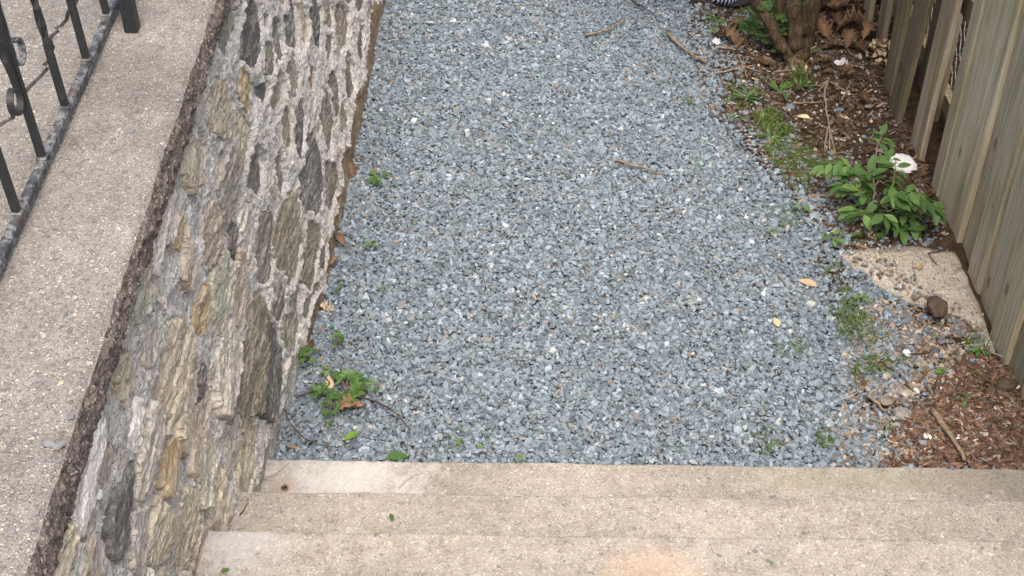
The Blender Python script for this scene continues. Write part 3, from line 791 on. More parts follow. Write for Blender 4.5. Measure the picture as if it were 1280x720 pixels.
obj('top_rail', me, M_IRON, rail, np.array([RX + LEAN * .95, 2.6, RZ + .95]) - RLC)
bys = [G(30,272,RZ)[1], G(60,203,RZ)[1], G(87,139,RZ)[1], G(111,80,RZ)[1], G(134,24,RZ)[1]]
dy = (bys[-1] - bys[0]) / 4
bys = [bys[0] - dy * k for k in (6, 5, 4, 3, 2, 1)] + bys + [bys[-1] + dy * k for k in range(1, 9)]
zz_ = np.linspace(0, .95, 26)
for i, y in enumerate(bys):
    if y < .55 or y > 4.65: continue
    tw = [3.1416 * 2 * float(sstep(.12 + .0, .42, z)) for z in zz_] if i in (8, 11, 5) else None
    pts = [(RX + LEAN * z, y, RZ + .008 + z) for z in zz_]
    o = obj('baluster', square_bar('baluster', [tuple(np.array(p) - RLC) for p in pts], .0138, tw), M_IRON, rail)
    me = bevel_box('weld', .022, .022, .008, .003); obj('weld', me, M_IRON_R, rail, np.array([RX, y, RZ + .0125]) - RLC)
# flat-bar scrolls against the second visible baluster
def strip(name, pts, w=.013, t=.004):
    """flat bar bent in the Y-Z plane, pts (y,z)"""
    V = []; F = []; n = len(pts)
    for i, (y, z) in enumerate(pts):
        a = np.array(pts[min(i + 1, n - 1)]) - np.array(pts[max(i - 1, 0)]); a = a / (np.linalg.norm(a) + 1e-9); nn = np.array([-a[1], a[0]]) * t / 2
        x = RX + LEAN * (z - RZ)
        for sx, sn in ((-1, 1), (1, 1), (1, -1), (-1, -1)):
            V.append((x + sx * w / 2 - RLC[0], y + sn * nn[0] - RLC[1], z + sn * nn[1] - RLC[2]))
    for i in range(n - 1):
        for k in range(4): F.append((i * 4 + k, i * 4 + (k + 1) % 4, i * 4 + 4 + (k + 1) % 4, i * 4 + 4 + k))
    F += [(3, 2, 1, 0), tuple((n - 1) * 4 + k for k in range(4))]
    me = bpy.data.meshes.new(name); me.from_pydata(V, [], F); me.update(); return me
def scroll(yb_, zb_, s, r=.026, up=.75, spread=.10):
    """bar comes down beside the baluster then curls outwards; s=+1 away, -1 towards"""
    pts = []
    for t in np.linspace(0, 1, 14):
        z = zb_ + up * (1 - t); pts.append((yb_ + s * (.012 + spread * (1 - t) ** 1.6), z))
    cy_ = yb_ + s * (.012 + r)
    for a in np.linspace(0, 5.0, 22):
        rr_ = r * (1 - .03 * a); pts.append((cy_ - s * rr_ * math.cos(a), zb_ - rr_ * math.sin(a)))
    return pts
for i, yb_ in enumerate(bys):
    if i not in (3, 7, 11): continue
    obj('scroll', strip('scroll', scroll(yb_, RZ + .225, 1, .027, .6, .03), .013), M_IRON_R if i == 7 else M_IRON, rail)
    obj('scroll', strip('scroll', scroll(yb_, RZ + .165, -1, .027, .6, .34), .013), M_IRON, rail)
# short heavy post standing on the coping
q = G(166, 37, COPE_Z)
po = empty('iron_post', q, 'thick black square iron post standing on the concrete coping beside the railing', 'post')
obj('post_shaft', square_bar('post_shaft', [(0, 0, -.01), (-.006, 0, .5), (-.012, 0, 1.0)], .030), M_IRON, po)

# ================================================================== GRAVEL AND LITTER (stuff)
def chip_template(n, r_):
    a = np.sort((np.arange(n) + r_.uniform(-.32, .32, n)) * 2 * np.pi / n)
    rad = r_.uniform(.75, 1.15, n)
    bot_ = np.stack([rad * np.cos(a), rad * np.sin(a), np.full(n, -.5) + r_.uniform(-.2, .2, n)], -1)
    k = r_.uniform(.55, .98, n)
    top = np.stack([rad * k * np.cos(a + .1), rad * k * np.sin(a + .1), .5 + r_.uniform(-.28, .18, n)], -1)
    V = np.concatenate([bot_, top, [[r_.uniform(-.2, .2), r_.uniform(-.2, .2), .55 + r_.uniform(-.1, .15)]]])
    i = np.arange(n); j = (i + 1) % n
    return V, np.stack([i, j, j + n, i + n], -1), np.stack([i + n, j + n, np.full(n, 2 * n)], -1)
def rotmats(yaw, tx, ty):
    cz, sz = np.cos(yaw), np.sin(yaw); cx, sx = np.cos(tx), np.sin(tx); cy2, sy2 = np.cos(ty), np.sin(ty)
    Rz = np.zeros((len(yaw), 3, 3)); Rz[:, 0, 0] = cz; Rz[:, 0, 1] = -sz; Rz[:, 1, 0] = sz; Rz[:, 1, 1] = cz; Rz[:, 2, 2] = 1
    Rx = np.zeros_like(Rz); Rx[:, 0, 0] = 1; Rx[:, 1, 1] = cx; Rx[:, 1, 2] = -sx; Rx[:, 2, 1] = sx; Rx[:, 2, 2] = cx
    Ry = np.zeros_like(Rz); Ry[:, 1, 1] = 1; Ry[:, 0, 0] = cy2; Ry[:, 0, 2] = sy2; Ry[:, 2, 0] = -sy2; Ry[:, 2, 2] = cy2
    return Rx @ Ry @ Rz
def scatter_mesh(name, templates, pos, scl, yaw, tx, ty, col):
    Vs = []; Q = []; Tt = []; Cc = []; off = 0
    which = RNG.integers(0, len(templates), len(pos))
    Rm = rotmats(yaw, tx, ty)
    for k, (tv, tq, tt) in enumerate(templates):
        ix = np.where(which == k)[0]
        if not len(ix): continue
        v = np.einsum('nij,nkj->nki', Rm[ix], tv[None] * scl[ix][:, None, :]) + pos[ix][:, None, :]
        nv = len(tv); Vs.append(v.reshape(-1, 3)); Cc.append(np.repeat(col[ix], nv, 0))
        o_ = off + np.arange(len(ix))[:, None, None] * nv
        if len(tq): Q.append((tq[None] + o_).reshape(-1, 4))
        if len(tt): Tt.append((tt[None] + o_).reshape(-1, 3))
        off += len(ix) * nv
    fs_ = []
    if Q: fs_.append(np.concatenate(Q))
    if Tt: fs_.append(np.concatenate(Tt))
    return np_mesh(name, np.concatenate(Vs), fs_, False, np.concatenate(Cc))
TEMPL = [chip_template(int(n), RNG) for n in [4, 5, 5, 5, 6, 6, 4, 5, 6, 5, 4, 5]]
def jgrid(x0, x1, y0, y1, s):
    X, Y = np.meshgrid(np.arange(x0, x1, s), np.arange(y0, y1, s * .9)); X = X.ravel(); Y = Y.ravel()
    return X + RNG.uniform(-.55, .55, len(X)) * s, Y + RNG.uniform(-.55, .55, len(Y)) * s
def chip_colors(n, warm):
    v = np.exp(RNG.normal(np.log(.192), .25, n)).clip(.06, .62)
    t = np.stack([v * .80, v * 1.0, v * 1.17], -1)
    k = RNG.random(n)
    t = np.where((k < .01 + .04 * warm)[:, None], np.stack([v * 1.10, v * 1.0, v * .95], -1), t)
    t = np.where((k > .989)[:, None], np.stack([v * 1.5 + .08, v * 1.5 + .10, v * 1.5 + .11], -1).clip(0, .6), t)
    t = np.where(((k > .90) & (k < .925))[:, None], np.stack([v * .95, v * 1.02, v * .93], -1), t)
    return t
ps = []; sc = []; yw = []; ta = []; tb = []; cl = []
for layer, (s, zoff) in enumerate(((.0118, .000), (.0125, .005), (.024, .0095))):
    x, y = jgrid(-.74, 1.5, 2.5, 6.1, s)
    e = gravel_edge(y)
    d = x - e + (fbm(x * 6, y * 6, 4, 90) - .5) * .40
    keep = RNG.random(len(x)) < np.where(d < 0, 1.0, np.exp(-d / np.where(y < 3.9, .12, .095)) * .8 + .03 * (d < .5))
    keep &= ~(in_poly(SLAB_XY, x, y) & (RNG.random(len(x)) < .97))
    keep &= ~((y > 4.1) & (d > .12) & (RNG.random(len(x)) < .6))
    keep &= (x > wall_base_x(y) + .004) & (x < 1.45) & (y > 2.60 - .017 * (x + .7) + .006)
    x = x[keep]; y = y[keep]; d = d[keep]; n = len(x)
    L = np.exp(RNG.normal(np.log(.0083), .36, n)).clip(.0035, .020)
    big = fbm(x * 1.3, y * 1.3, 2, 93)
    ps.append(np.stack([x, y, surf_z(x, y) + zoff + RNG.uniform(-.003, .006, n)], -1))
    sc.append(np.stack([L, L * RNG.uniform(.5, .95, n), L * RNG.uniform(.28, .62, n)], -1))
    yw.append(RNG.uniform(0, 6.283, n)); ta.append(RNG.normal(0, .33, n)); tb.append(RNG.normal(0, .33, n))
    wm = sstep(.45, .75, fbm(x * 2.5, y * 2.5, 3, 95))
    cl.append(chip_colors(n, wm))
me = scatter_mesh('gravel', TEMPL, np.concatenate(ps), np.concatenate(sc), np.concatenate(yw), np.concatenate(ta), np.concatenate(tb), np.concatenate(cl))
tag(obj('gravel', me, M_CHIP), 'loose blue grey crushed stone gravel covering the path', 'gravel', kind='stuff')

# bark mulch and leaf crumbs
def strip_template(r_, curl):
    n = 4; V = []
    for i in range(n + 1):
        t = i / n; w = .5 * (1 - .5 * abs(2 * t - 1) ** 2) ; z = curl * (t - .5) ** 2 * 4 * .25; y0 = .3 * math.sin(t * 3 + r_) * .2
        V += [(t - .5, -w + y0, z - .3), (t - .5, w + y0, z - .3), (t - .5, y0, z + .5)]
    Q = []
    for i in range(n):
        a = i * 3; b = a + 3
        Q += [(a, b, b + 2, a + 2), (a + 2, b + 2, b + 1, a + 1)]
    return np.array(V), np.array(Q), np.zeros((0, 3), int)
STR = [strip_template(k, c) for k, c in enumerate((.0, .5, -.4, .9, .2, .6))]
def bark_colors(n, base, light=.11):
    v = np.exp(RNG.normal(0, .42, n)); c = np.array(base)[None] * v[:, None]
    k = RNG.random(n)
    c = np.where((k < light)[:, None], np.array([.32, .26, .19])[None] * v[:, None], c)
    c = np.where((k > .93)[:, None], np.array([.16, .15, .14])[None] * v[:, None], c)
    return c.clip(.01, .6)
def litter_zone(n, poly, lmin, lmax, wrat, base, lift, seed, light=.11):
    """n pieces inside a pixel polygon on the ground"""
    P_ = np.array([G(*p)[:2] for p in poly]); lo = P_.min(0); hi = P_.max(0)
    x = RNG.uniform(lo[0], hi[0], n * 4); y = RNG.uniform(lo[1], hi[1], n * 4)
    ins_ = in_poly(P_, x, y)
    keep = ins_ & (RNG.random(len(x)) < sstep(.28, .6, fbm(x * 9, y * 9, 3, seed)) + .15) & (y > 2.6 - .017 * (x + .7) + .012)
    x = x[keep][:n]; y = y[keep][:n]; m_ = len(x)
    L = RNG.uniform(lmin, lmax, m_)
    z = surf_z(x, y) + RNG.uniform(0, lift, m_)
    return (np.stack([x, y, z], -1), np.stack([L, L * RNG.uniform(*wrat, m_), L * .12], -1), RNG.uniform(0, 6.283, m_), RNG.normal(0, .25, m_), RNG.normal(0, .22, m_), bark_colors(m_, base, light))
def build_litter(name, zones, label, cat):
    z = [np.concatenate(k) for k in zip(*zones)]
    o = obj(name, scatter_mesh(name, STR, z[0], z[1], z[2], z[3], z[4], z[5]), M_LITTER); tag(o, label, cat, kind='stuff')
build_litter('bark_mulch', [
    litter_zone(8500, [(1098,592),(1112,545),(1150,520),(1175,480),(1215,450),(1262,480),(1290,540),(1290,600)], .006, .030, (.12, .55), (.125, .078, .054), .016, 131, .07),
    litter_zone(260, [(1098,592),(1112,545),(1150,520),(1140,440),(1215,430),(1262,480),(1290,540),(1290,600)], .03, .065, (.05, .12), (.13, .075, .05), .02, 136, .05),
    litter_zone(1700, [(1040,590),(1060,430),(1100,380),(1180,400),(1250,440),(1150,590)], .006, .028, (.15, .6), (.14, .10, .07), .010, 132)],
    'shredded red brown bark mulch heaped between the gravel and the board fence', 'mulch')
build_litter('leaf_crumbs', [
    litter_zone(8000, [(845,-40),(878,130),(930,180),(985,245),(1030,300),(1060,330),(1160,300),(1165,240),(1120,120),(1105,-40)], .008, .038, (.15, .6), (.075, .05, .034), .010, 133, .035),
    litter_zone(260, [(480,-20),(470,60),(440,220),(400,390),(345,570),(420,570),(450,400),(520,-20)], .008, .03, (.15, .5), (.14, .085, .05), .014, 134),
    litter_zone(420, [(520,0),(430,570),(1050,570),(880,0)], .006, .02, (.15, .5), (.2, .13, .08), .02, 135)],
    'dark crumbs of dead leaves and bark on the soil under the shrub', 'leaf litter')
# small mixed pebbles in the soil
zn = [litter_zone(1100, [(1040,585),(1060,400),(1110,370),(1190,400),(1235,440),(1180,500),(1150,530),(1120,585)], .010, .026, (.6, .9), (.3,.27,.23), .010, 145), litter_zone(110, [(1060,330),(1110,345),(1190,390),(1240,440),(1190,410),(1120,375),(1070,345)], .006, .02, (.6, .9), (.3,.27,.23), .004, 143), litter_zone(20, [(1060,312),(1190,312),(1238,430),(1180,390)], .004, .012, (.6, .9), (.3,.27,.23), .002, 144), litter_zone(1900, [(870,20),(930,180),(1010,300),(1060,430),(1060,585),(1275,585),(1200,420),(1110,330),(1190,310),(1140,230),(1080,60)], .006, .016, (.6, .9), (.3, .27, .23), .008, 141)]
z = [np.concatenate(k) for k in zip(*zn)]; z[1][:, 2] = z[1][:, 0] * .6
v_ = np.exp(RNG.normal(np.log(.19), .4, len(z[0]))); kk = RNG.random(len(v_))[:, None]
cc_ = np.where(kk < .5, np.stack([v_, v_ * .98, v_ * .96], -1), np.stack([v_ * 1.25, v_, v_ * .75], -1)).clip(.03, .7)
o = obj('soil_pebbles', scatter_mesh('soil_pebbles', TEMPL, z[0], z[1] * .6, z[2], z[3], z[4], cc_), M_LITTER)
tag(o, 'small buff and grey pebbles strewn over the soil along the fence', 'pebbles', kind='stuff')

# grass and moss blades
def blade_template(b):
    V = [(-.06, 0, 0), (.06, 0, 0), (-.05, b * .15, .45), (.05, b * .15, .45), (0, b * .6, 1.0 - b * .25)]
    return np.array(V), np.array([(0, 1, 3, 2)]), np.array([(2, 3, 4)])
BL_T = [blade_template(b) for b in (.1, .4, .8, 1.2, .6)]
def blades(name, spots, label):
    P_ = []; S_ = []; Cc = []
    for px, py, rpx, n, h in spots:
        q = G(px, py); zc = q[1] * math.cos(_p) + CAMZ * math.sin(_p); r_ = rpx * zc / FPX
        a = RNG.uniform(0, 6.283, n); k = np.sqrt(RNG.random(n)) * r_; x = q[0] + k * np.cos(a); y = q[1] + k * np.sin(a) * 1.3
        m_ = fbm(x * 22, y * 22, 3, 150) > .42; x = x[m_]; y = y[m_]
        ok = (y > 2.62 - .017 * (x + .7)) & (x < 1.455); x = x[ok]; y = y[ok]
        P_.append(np.stack([x, y, np.maximum(bed_z(x, y), soil_z(x, y)) + np.where(x < gravel_edge(y), .012, .004)], -1))
        L = RNG.uniform(.6, 1.3, len(x)) * h * 1.25; S_.append(np.stack([L * .8, L, L], -1))
        v = np.exp(RNG.normal(0, .3, len(x)))[:, None]; kk = RNG.random(len(x))[:, None]
        Cc.append(np.where(kk < .72, np.array([.075, .14, .03])[None] * v, np.array([.17, .16, .07])[None] * v).clip(.01, .4))
    P_ = np.concatenate(P_); S_ = np.concatenate(S_); n = len(P_)
    o = obj(name, scatter_mesh(name, BL_T, P_, S_, RNG.uniform(0, 6.283, n), RNG.normal(0, .5, n), RNG.normal(0, .5, n), np.concatenate(Cc)), M_LITTER)
    tag(o, label, 'grass', kind='stuff')
blades('grass', [(965,160,24,900,.03),(990,195,36,2200,.018),(1015,215,28,1400,.016),(1000,230,26,900,.014),(1040,205,24,400,.014),(930,125,24,240,.03),(1000,105,18,160,.03),(1065,390,30,1000,.018),(1105,455,26,800,.018),(1085,420,26,500,.015),
    (1080,475,16,160,.02),(955,555,20,60,.022),(1060,420,16,200,.02),(985,275,22,160,.02),(1040,350,14,120,.02),(985,440,20,90,.02),(860,130,6,24,.03),(880,210,16,50,.015),(1030,555,14,70,.022),
    (1215,445,14,70,.03),(905,40,18,150,.03),(945,30,24,180,.03),(490,155,16,60,.015),(575,555,20,30,.02)],
    'short green grass and moss tufts along the right edge of the gravel')

# ================================================================== SLAB, CLOD, PEBBLES, PAPER
pts = [G(x, y, SLAB_Z) for x, y in SLAB_PX]
pts = [np.array([min(p[0], FENCE_X - .012), p[1], 0]) for p in pts]
slab = None
bm = bmesh.new(); wp = wiggle([*pts, pts[0]], .005, 3, 9)[:-1]
vs_ = [bm.verts.new((p[0], p[1], .0)) for p in wp]; f_ = bm.faces.new(vs_); f_.normal_update()
if f_.normal.z < 0: f_.normal_flip()
ex = bmesh.ops.extrude_face_region(bm, geom=[f_])
for v in [g for g in ex['geom'] if isinstance(g, bmesh.types.BMVert)]: v.co.z = SLAB_Z
for f2 in [f for f in bm.faces if len(f.verts) > 4]:
    if f2.calc_center_median().z < .01: bmesh.ops.delete(bm, geom=[f2], context='FACES_ONLY')
bmesh.ops.triangulate(bm, faces=[f for f in bm.faces if len(f.verts) > 4])
for _ in range(2): bmesh.ops.subdivide_edges(bm, edges=[e for e in bm.edges if e.calc_length() > .04], cuts=1)
bmesh.ops.triangulate(bm, faces=[f for f in bm.faces if len(f.verts) > 4])
bmesh.ops.recalc_face_normals(bm, faces=bm.faces[:])
for v in bm.verts:
    if v.co.z > .03: v.co.z += (float(fbm(v.co.x * 14, v.co.y * 14, 3, 160)) - .5) * .012
    else: v.co.z = -.03
me = bpy.data.meshes.new('concrete_slab'); bm.to_mesh(me); bm.free()
me.materials.append(M_SLAB)
for p_ in me.polygons: p_.use_smooth = True
tag(obj('concrete_slab', me, None), 'broken wedge of pale pebbly concrete set in the soil against the board fence', 'concrete slab')

def rock(name, px, py, size, flat, seed, mat, label, cat, group=None, lift=0.0, asp=1.0, sub=2):
    q = G(px, py, .02); zc = q[1] * math.cos(_p) + CAMZ * math.sin(_p); r_ = size / 2 * zc / FPX
    bm = bmesh.new(); bmesh.ops.create_icosphere(bm, subdivisions=sub, radius=1); s_ = random.Random(seed)
    for v in bm.verts:
        k = 1 + .35 * (float(fbm(v.co.x * 1.6 + seed, v.co.y * 1.6 + v.co.z, 3, seed)) - .5) * 2
        v.co = Vector((v.co.x * k * r_, v.co.y * k * r_ * asp, v.co.z * k * r_ * flat))
    me = bpy.data.meshes.new(name); bm.to_mesh(me); bm.free()
    z = top_z(q[0], q[1]) + r_ * flat * .5 + lift
    return tag(obj(name, me, mat, None, (q[0], q[1], z), (0, 0, s_.uniform(0, 6))), label, cat, group)
rock('bark_chunk', 1168, 396, 40, .45, 3, M_ROCKD, 'dark brown chunk of rotten bark on the edge of the broken slab', 'bark chunk', asp=.7, lift=.03)
rock('bark_chunk', 1254, 492, 30, .5, 5, M_ROCKD, 'dark brown clod at the foot of the board fence in the mulch', 'clod', asp=.7)
rock('white_pebble', 1132, 446, 11, .55, 6, M_WHITE, 'rounded white pebble above the mulch, the largest of the white ones', 'pebble', sub=1, lift=.008)
for i, (px, py, s) in enumerate(((1198,552,14),(1158,550,12),(1156,559,7),(1223,562,8),(1172,489,9),(1076,386,6))):
    rock('white_chip', px, py, s, .35, 20 + i, M_WHITE, ('white stone chip lying right of the stout stick in the mulch', 'white stone chip left of the stout stick in the mulch', 'tiny white chip close below a larger one beside the stout stick', 'small white chip alone in the mulch between stick and fence', 'white chip among the flat stones below a green leaf', 'tiny white chip beside the yellow green sprout at the moss')[i], 'stone chip', 'white chips in the mulch', sub=1, lift=.010)
for i, (px, py, s) in enumerate(((1107,473,13),(1128,518,22),(1122,490,24),(1150,460,16),(1188,470,18),(1098,490,11),(1132,495,14),(1155,515,12),(1105,505,18),(1148,540,14))):
    rock('flat_stone', px, py, s, .3, 40 + i, SM['olive_d' if i % 3 == 0 else 'grey_d'] if i % 3 < 2 else SM['brown_d'], ('flat tan stone', 'flat grey stone', 'flat brown stone')[i % 3] + ' lying where gravel meets the bark mulch', 'stone', 'flat stones at the mulch edge', lift=.008)
q = G(282, 648, .235)
o = rock('gravel_chip', 282, 648, 13, .5, 61, M_PEB[1], 'loose grey gravel chip on the middle step against the wall', 'stone chip', sub=1); o.location = (q[0], q[1], .245)
q = G(1147, 333, .04)
o = rock('buff_stone', 1147, 333, 14, .5, 62, SM['ochre'], 'small buff stone on top of the broken slab', 'stone', sub=1); o.location = (q[0], q[1], SLAB_Z + .008)

def crumple(name, px, py, w, d, h, seed, mat, label, cat, rz=0.):
    q = G(px, py, .03); n = 9
    V = []; 
    for i in range(n):
        for j in range(n):
            u = i / (n - 1) - .5; v = j / (n - 1) - .5
            z = h * (.35 + 1.1 * abs(float(vnoise(u * 5 + 3, v * 5, seed)) - .5) * 2) * (1 - (2 * max(abs(u), abs(v))) ** 4 * .8)
            V.append((u * w * (1 + .25 * (float(vnoise(v * 4, u, seed + 1)) - .5)), v * d * (1 + .3 * (float(vnoise(u * 4, v, seed + 2)) - .5)), z))
    me = np_mesh(name, np.array(V), [grid_faces(n, n)], False)
    o = tag(obj(name, me, mat, None, (q[0], q[1], top_z(q[0], q[1]) + .004), (0, 0, rz)), label, cat)
    return o
q = G(1127, 211, .03)
bm = bmesh.new(); bmesh.ops.create_icosphere(bm, subdivisions=3, radius=1); pr = random.Random(12)
for v in bm.verts:
    k = .72 + .7 * abs(float(vnoise(v.co.x * 2.1 + 4, v.co.y * 2.1 + v.co.z * 2.7, 3)) - .5) + .35 * abs(float(vnoise(v.co.x * 5, v.co.y * 5 + v.co.z * 6, 7)) - .5) + pr.uniform(-.03, .03)
    v.co = Vector((v.co.x * .05 * k, v.co.y * .055 * k, v.co.z * .02 * k))
me = bpy.data.meshes.new('crumpled_paper'); bm.to_mesh(me); bm.free()
tag(obj('crumpled_paper', me, M_PAPER, None, (q[0], q[1], top_z(q[0], q[1]) + .022), (.1, 0, .4)), 'crumpled white paper lying behind the leafy seedling by the picket fence', 'paper')
crumple('paper_scrap', 1052, 77, .05, .03, .02, 5, M_PAPER, 'small torn white scrap on the dark soil near the dried flower clump', 'paper', .2)
crumple('paper_scrap', 895, 50, .03, .035, .02, 8, M_PAPER, 'tiny white scrap among weeds at the gravel edge by the shrub', 'paper', .9)

# striped bag behind the shrub
def stripe_mat():
    m, nt, b = new_mat('striped_fabric'); tc = nt.nodes.new('ShaderNodeTexCoord')
    s = nt.nodes.new('ShaderNodeSeparateXYZ'); nt.links.new(tc.outputs['Object'], s.inputs[0])
    w = math_n(nt, 'SINE', math_n(nt, 'MULTIPLY', math_n(nt, 'ADD', s.outputs[0], math_n(nt, 'MULTIPLY', s.outputs[1], .25)), 420.0))
    col = ramp(nt, w, [(.42, (.02, .035, .10)), (.55, (.62, .65, .70))])
    nt.links.new(col, b.inputs['Base Color']); return m
q = G(912, 12)
sb = empty('striped_bag', (q[0], q[1] + .06, top_z(q[0], q[1])), 'dark bag with navy and white striped cloth lying behind the shrub stems', 'bag')
bm = bmesh.new(); bmesh.ops.create_icosphere(bm, subdivisions=3, radius=1)
for v in bm.verts:
    k = 1 + .3 * (float(fbm(v.co.x * 2 + 5, v.co.y * 2 + v.co.z * 1.5, 3, 170)) - .5); v.co = Vector((v.co.x * .085 * k, v.co.y * .09 * k, v.co.z * .06 * k))
me = bpy.data.meshes.new('cloth'); bm.to_mesh(me); bm.free()
for p_ in me.polygons: p_.use_smooth = True
obj('cloth', me, stripe_mat(), sb, (-.02, .0, .055))
bm = bmesh.new(); bmesh.ops.create_icosphere(bm, subdivisions=2, radius=1)
for v in bm.verts:
    k = 1 + .3 * (float(fbm(v.co.x * 2, v.co.y * 2 + v.co.z, 3, 171)) - .5); v.co = Vector((v.co.x * .10 * k, v.co.y * .07 * k, v.co.z * .022 * k))
me = bpy.data.meshes.new('base'); bm.to_mesh(me); bm.free()
obj('base', me, plain_mat('black_cloth', (.015, .015, .017), (.03, .03, .033)), sb, (.015, -.015, .022))

# ================================================================== LEAVES, TWIGS
def leaf_mesh(name, w=.42, fold=.18, droop=.15, n=6):
    V = []; F = []
    for i in range(n + 1):
        t = i / n; ww = w * (math.sin(math.pi * t ** .85) ** .9) * .5 + .004
        if i == n: ww = .004
        z = -droop * t * t
        V += [(-ww, t, z + fold * ww), (0, t, z), (ww, t, z + fold * ww)]
    for i in range(n):
        a = i * 3; F += [(a, a + 1, a + 4, a + 3), (a + 1, a + 2, a + 5, a + 4)]
    me = bpy.data.meshes.new(name); me.from_pydata(V, [], F)
    for p_ in me.polygons: p_.use_smooth = True
    return me
def lobed_mesh(name, lobes=5, notch=.45, cup=.15, teeth=True):
    """rounded palmate leaf with toothed lobes, stalk at the origin"""
    V = [(0, 0, 0)]; F = []
    out = []
    for l in range(lobes):
        a0 = -2.2 + 4.4 * (l + .5) / lobes; hw = 2.2 / lobes
        for da, r_ in ((-.95, notch), (-.6, .86), (-.22, .9), (-.1, 1.0), (.1, 1.0), (.22, .9), (.6, .86), (.95, notch)):
            a = a0 + da * hw; out.append((r_ * math.sin(a), r_ * math.cos(a)))
    for x, y in out: V.append((x, y, cup * (x * x + y * y)))
    for i in range(1, len(out)): F.append((0, i + 1, i))
    me = bpy.data.meshes.new(name); me.from_pydata(V, [], F)
    return me
def oak_mesh(name, seed):
    r_ = random.Random(seed); n = 22; V = []; F = []
    for i in range(n):
        t = i / (n - 1); env = (math.sin(math.pi * min(1, t * .9 + .08)) ** .8) * .36
        lob = .76 + .24 * math.cos(t * 6.283 * 4.3 + 2.6)
        ww = max(.012, env * lob) * (1 + r_.uniform(-.12, .12))
        zc_ = .16 * math.sin(t * 4.0 + seed) ; cl_ = r_.uniform(.5, 1.5)
        V += [(-ww, t - .5, zc_ + cl_ * ww + r_.uniform(-.03, .03)), (-ww * .5, t - .5, zc_ + cl_ * ww * .22), (0, t - .5, zc_), (ww * .5, t - .5, zc_ + cl_ * ww * .22), (ww, t - .5, zc_ + cl_ * ww + r_.uniform(-.03, .03))]
    for i in range(n - 1):
        for k in range(4): a = i * 5 + k; F.append((a, a + 1, a + 6, a + 5))
    me = bpy.data.meshes.new(name); me.from_pydata(V, [], F); return me
LEAF = [leaf_mesh('leaf', .46, .25, .18), leaf_mesh('leaf', .5, .12, .3), leaf_mesh('leaf', .42, .35, .08)]
LEAF_M = {}
def leafdata(base, mat):
    key = (base.name, mat.name)
    if key not in LEAF_M:
        m_ = base.copy(); m_.materials.clear(); m_.materials.append(mat); LEAF_M[key] = m_
    return LEAF_M[key]
LOB = [lobed_mesh('leaf', 5, .5, .18), lobed_mesh('leaf', 5, .42, -.12), lobed_mesh('leaf', 7, .5, .1)]
OAK = [oak_mesh('leaf', k) for k in range(5)]
LANCE = [leaf_mesh('leaf', .2, .2, .35), leaf_mesh('leaf', .24, .1, .15)]

def place_leaf(name, me, parent, p, d, size, roll=0.):
    """leaf pointing along d, its upper side towards the sky"""
    d = Vector([float(c) for c in d]).normalized(); up = Vector((0, 0, 1))
    xax = d.cross(up)
    if xax.length < 1e-3: xax = Vector((1, 0, 0))
    xax.normalize(); zax = xax.cross(d).normalized()
    M = Matrix((xax, d, zax)).transposed() @ Matrix.Rotation(roll, 3, 'Y')
    o = bpy.data.objects.new(name, me); link(o, parent)
    o.location = [float(c) for c in p]; o.rotation_euler = M.to_euler(); o.scale = (size,) * 3
    return o

# --- leafy seedling by the picket fence
base = G(1092, 262); base[2] = top_z(base[0], base[1])
sap = empty('leafy_seedling', base, 'sprawling leafy seedling with oval green leaves between picket fence and slab', 'plant')
brs = [  # woody stems: pixel path with height above soil
    [(1092,262,.0),(1093,232,.06),(1094,200,.10),(1096,182,.13),(1102,170,.16)],
    [(1093,232,.06),(1100,222,.08),(1124,242,.10)],
    [(1096,186,.12),(1080,190,.05)],
    [(1092,262,.0),(1080,228,.10),(1065,205,.14),(1050,198,.15),(1030,203,.14)],
    [(1092,262,.0),(1078,245,.10),(1066,232,.12),(1052,230,.11)],
    [(1094,258,.0),(1084,225,.12),(1088,212,.16)],
    [(1094,262,.0),(1112,262,.10),(1135,245,.16),(1150,243,.16),(1170,262,.13)],
    [(1094,262,.0),(1110,250,.12),(1125,240,.16),(1140,238,.17),(1165,255,.15)],
    [(1096,262,.0),(1105,268,.10),(1118,272,.09)],
    [(1092,262,.0),(1078,270,.08),(1068,262,.08)],
    [(1094,262,.0),(1115,232,.12),(1120,205,.14),(1112,196,.14)],
    [(1098,262,.0),(1130,268,.08),(1146,278,.05)]]
def pxz(px, py, h):
    """point h above the soil seen at the pixel"""
    q = G(px, py, h + .02); q[2] = top_z(q[0], q[1]) + h; return q
specs_w = []; specs_g = []; lrr = random.Random(21)
for bi, b in enumerate(brs):
    pts = [pxz(*p) - base for p in b]; wp = wiggle(pts, .004, 4, bi)
    rad = list(np.linspace(.0042 if bi < 3 else .003, .0014, len(wp)))
    (specs_w if bi < 3 else specs_g).append((wp, rad, 5))
    # opposite leaf pairs along the outer half
    n = len(wp); st = int(n * (.35 if bi >= 3 else .72))
    if bi == 2: continue
    for k in range(st, n):
        if bi == 1 and k < n - 4: continue
        t = wp[min(k + 1, n - 1)] - wp[max(k - 1, 0)]; t = t / (np.linalg.norm(t) + 1e-9)
        side = np.cross(t, [0, 0, 1]); side = side / (np.linalg.norm(side) + 1e-9)
        for s in (-1, 1):
            if lrr.random() < .16: continue
            d = t * lrr.uniform(.3, .9) + side * s * lrr.uniform(.5, 1.0) + np.array([0, -.15, lrr.uniform(-.75, .05)])
            place_leaf('leaf', leafdata(lrr.choice(LEAF), M_LEAF if lrr.random() < .75 else M_LEAF_D), sap, wp[k] + side * s * .003, d, lrr.uniform(.042, .066), lrr.uniform(-.4, .4))
    place_leaf('leaf', leafdata(LEAF[0], M_LEAF), sap, wp[-1], (wp[-1] - wp[-3]) + [0, 0, -.005], lrr.uniform(.05, .062))
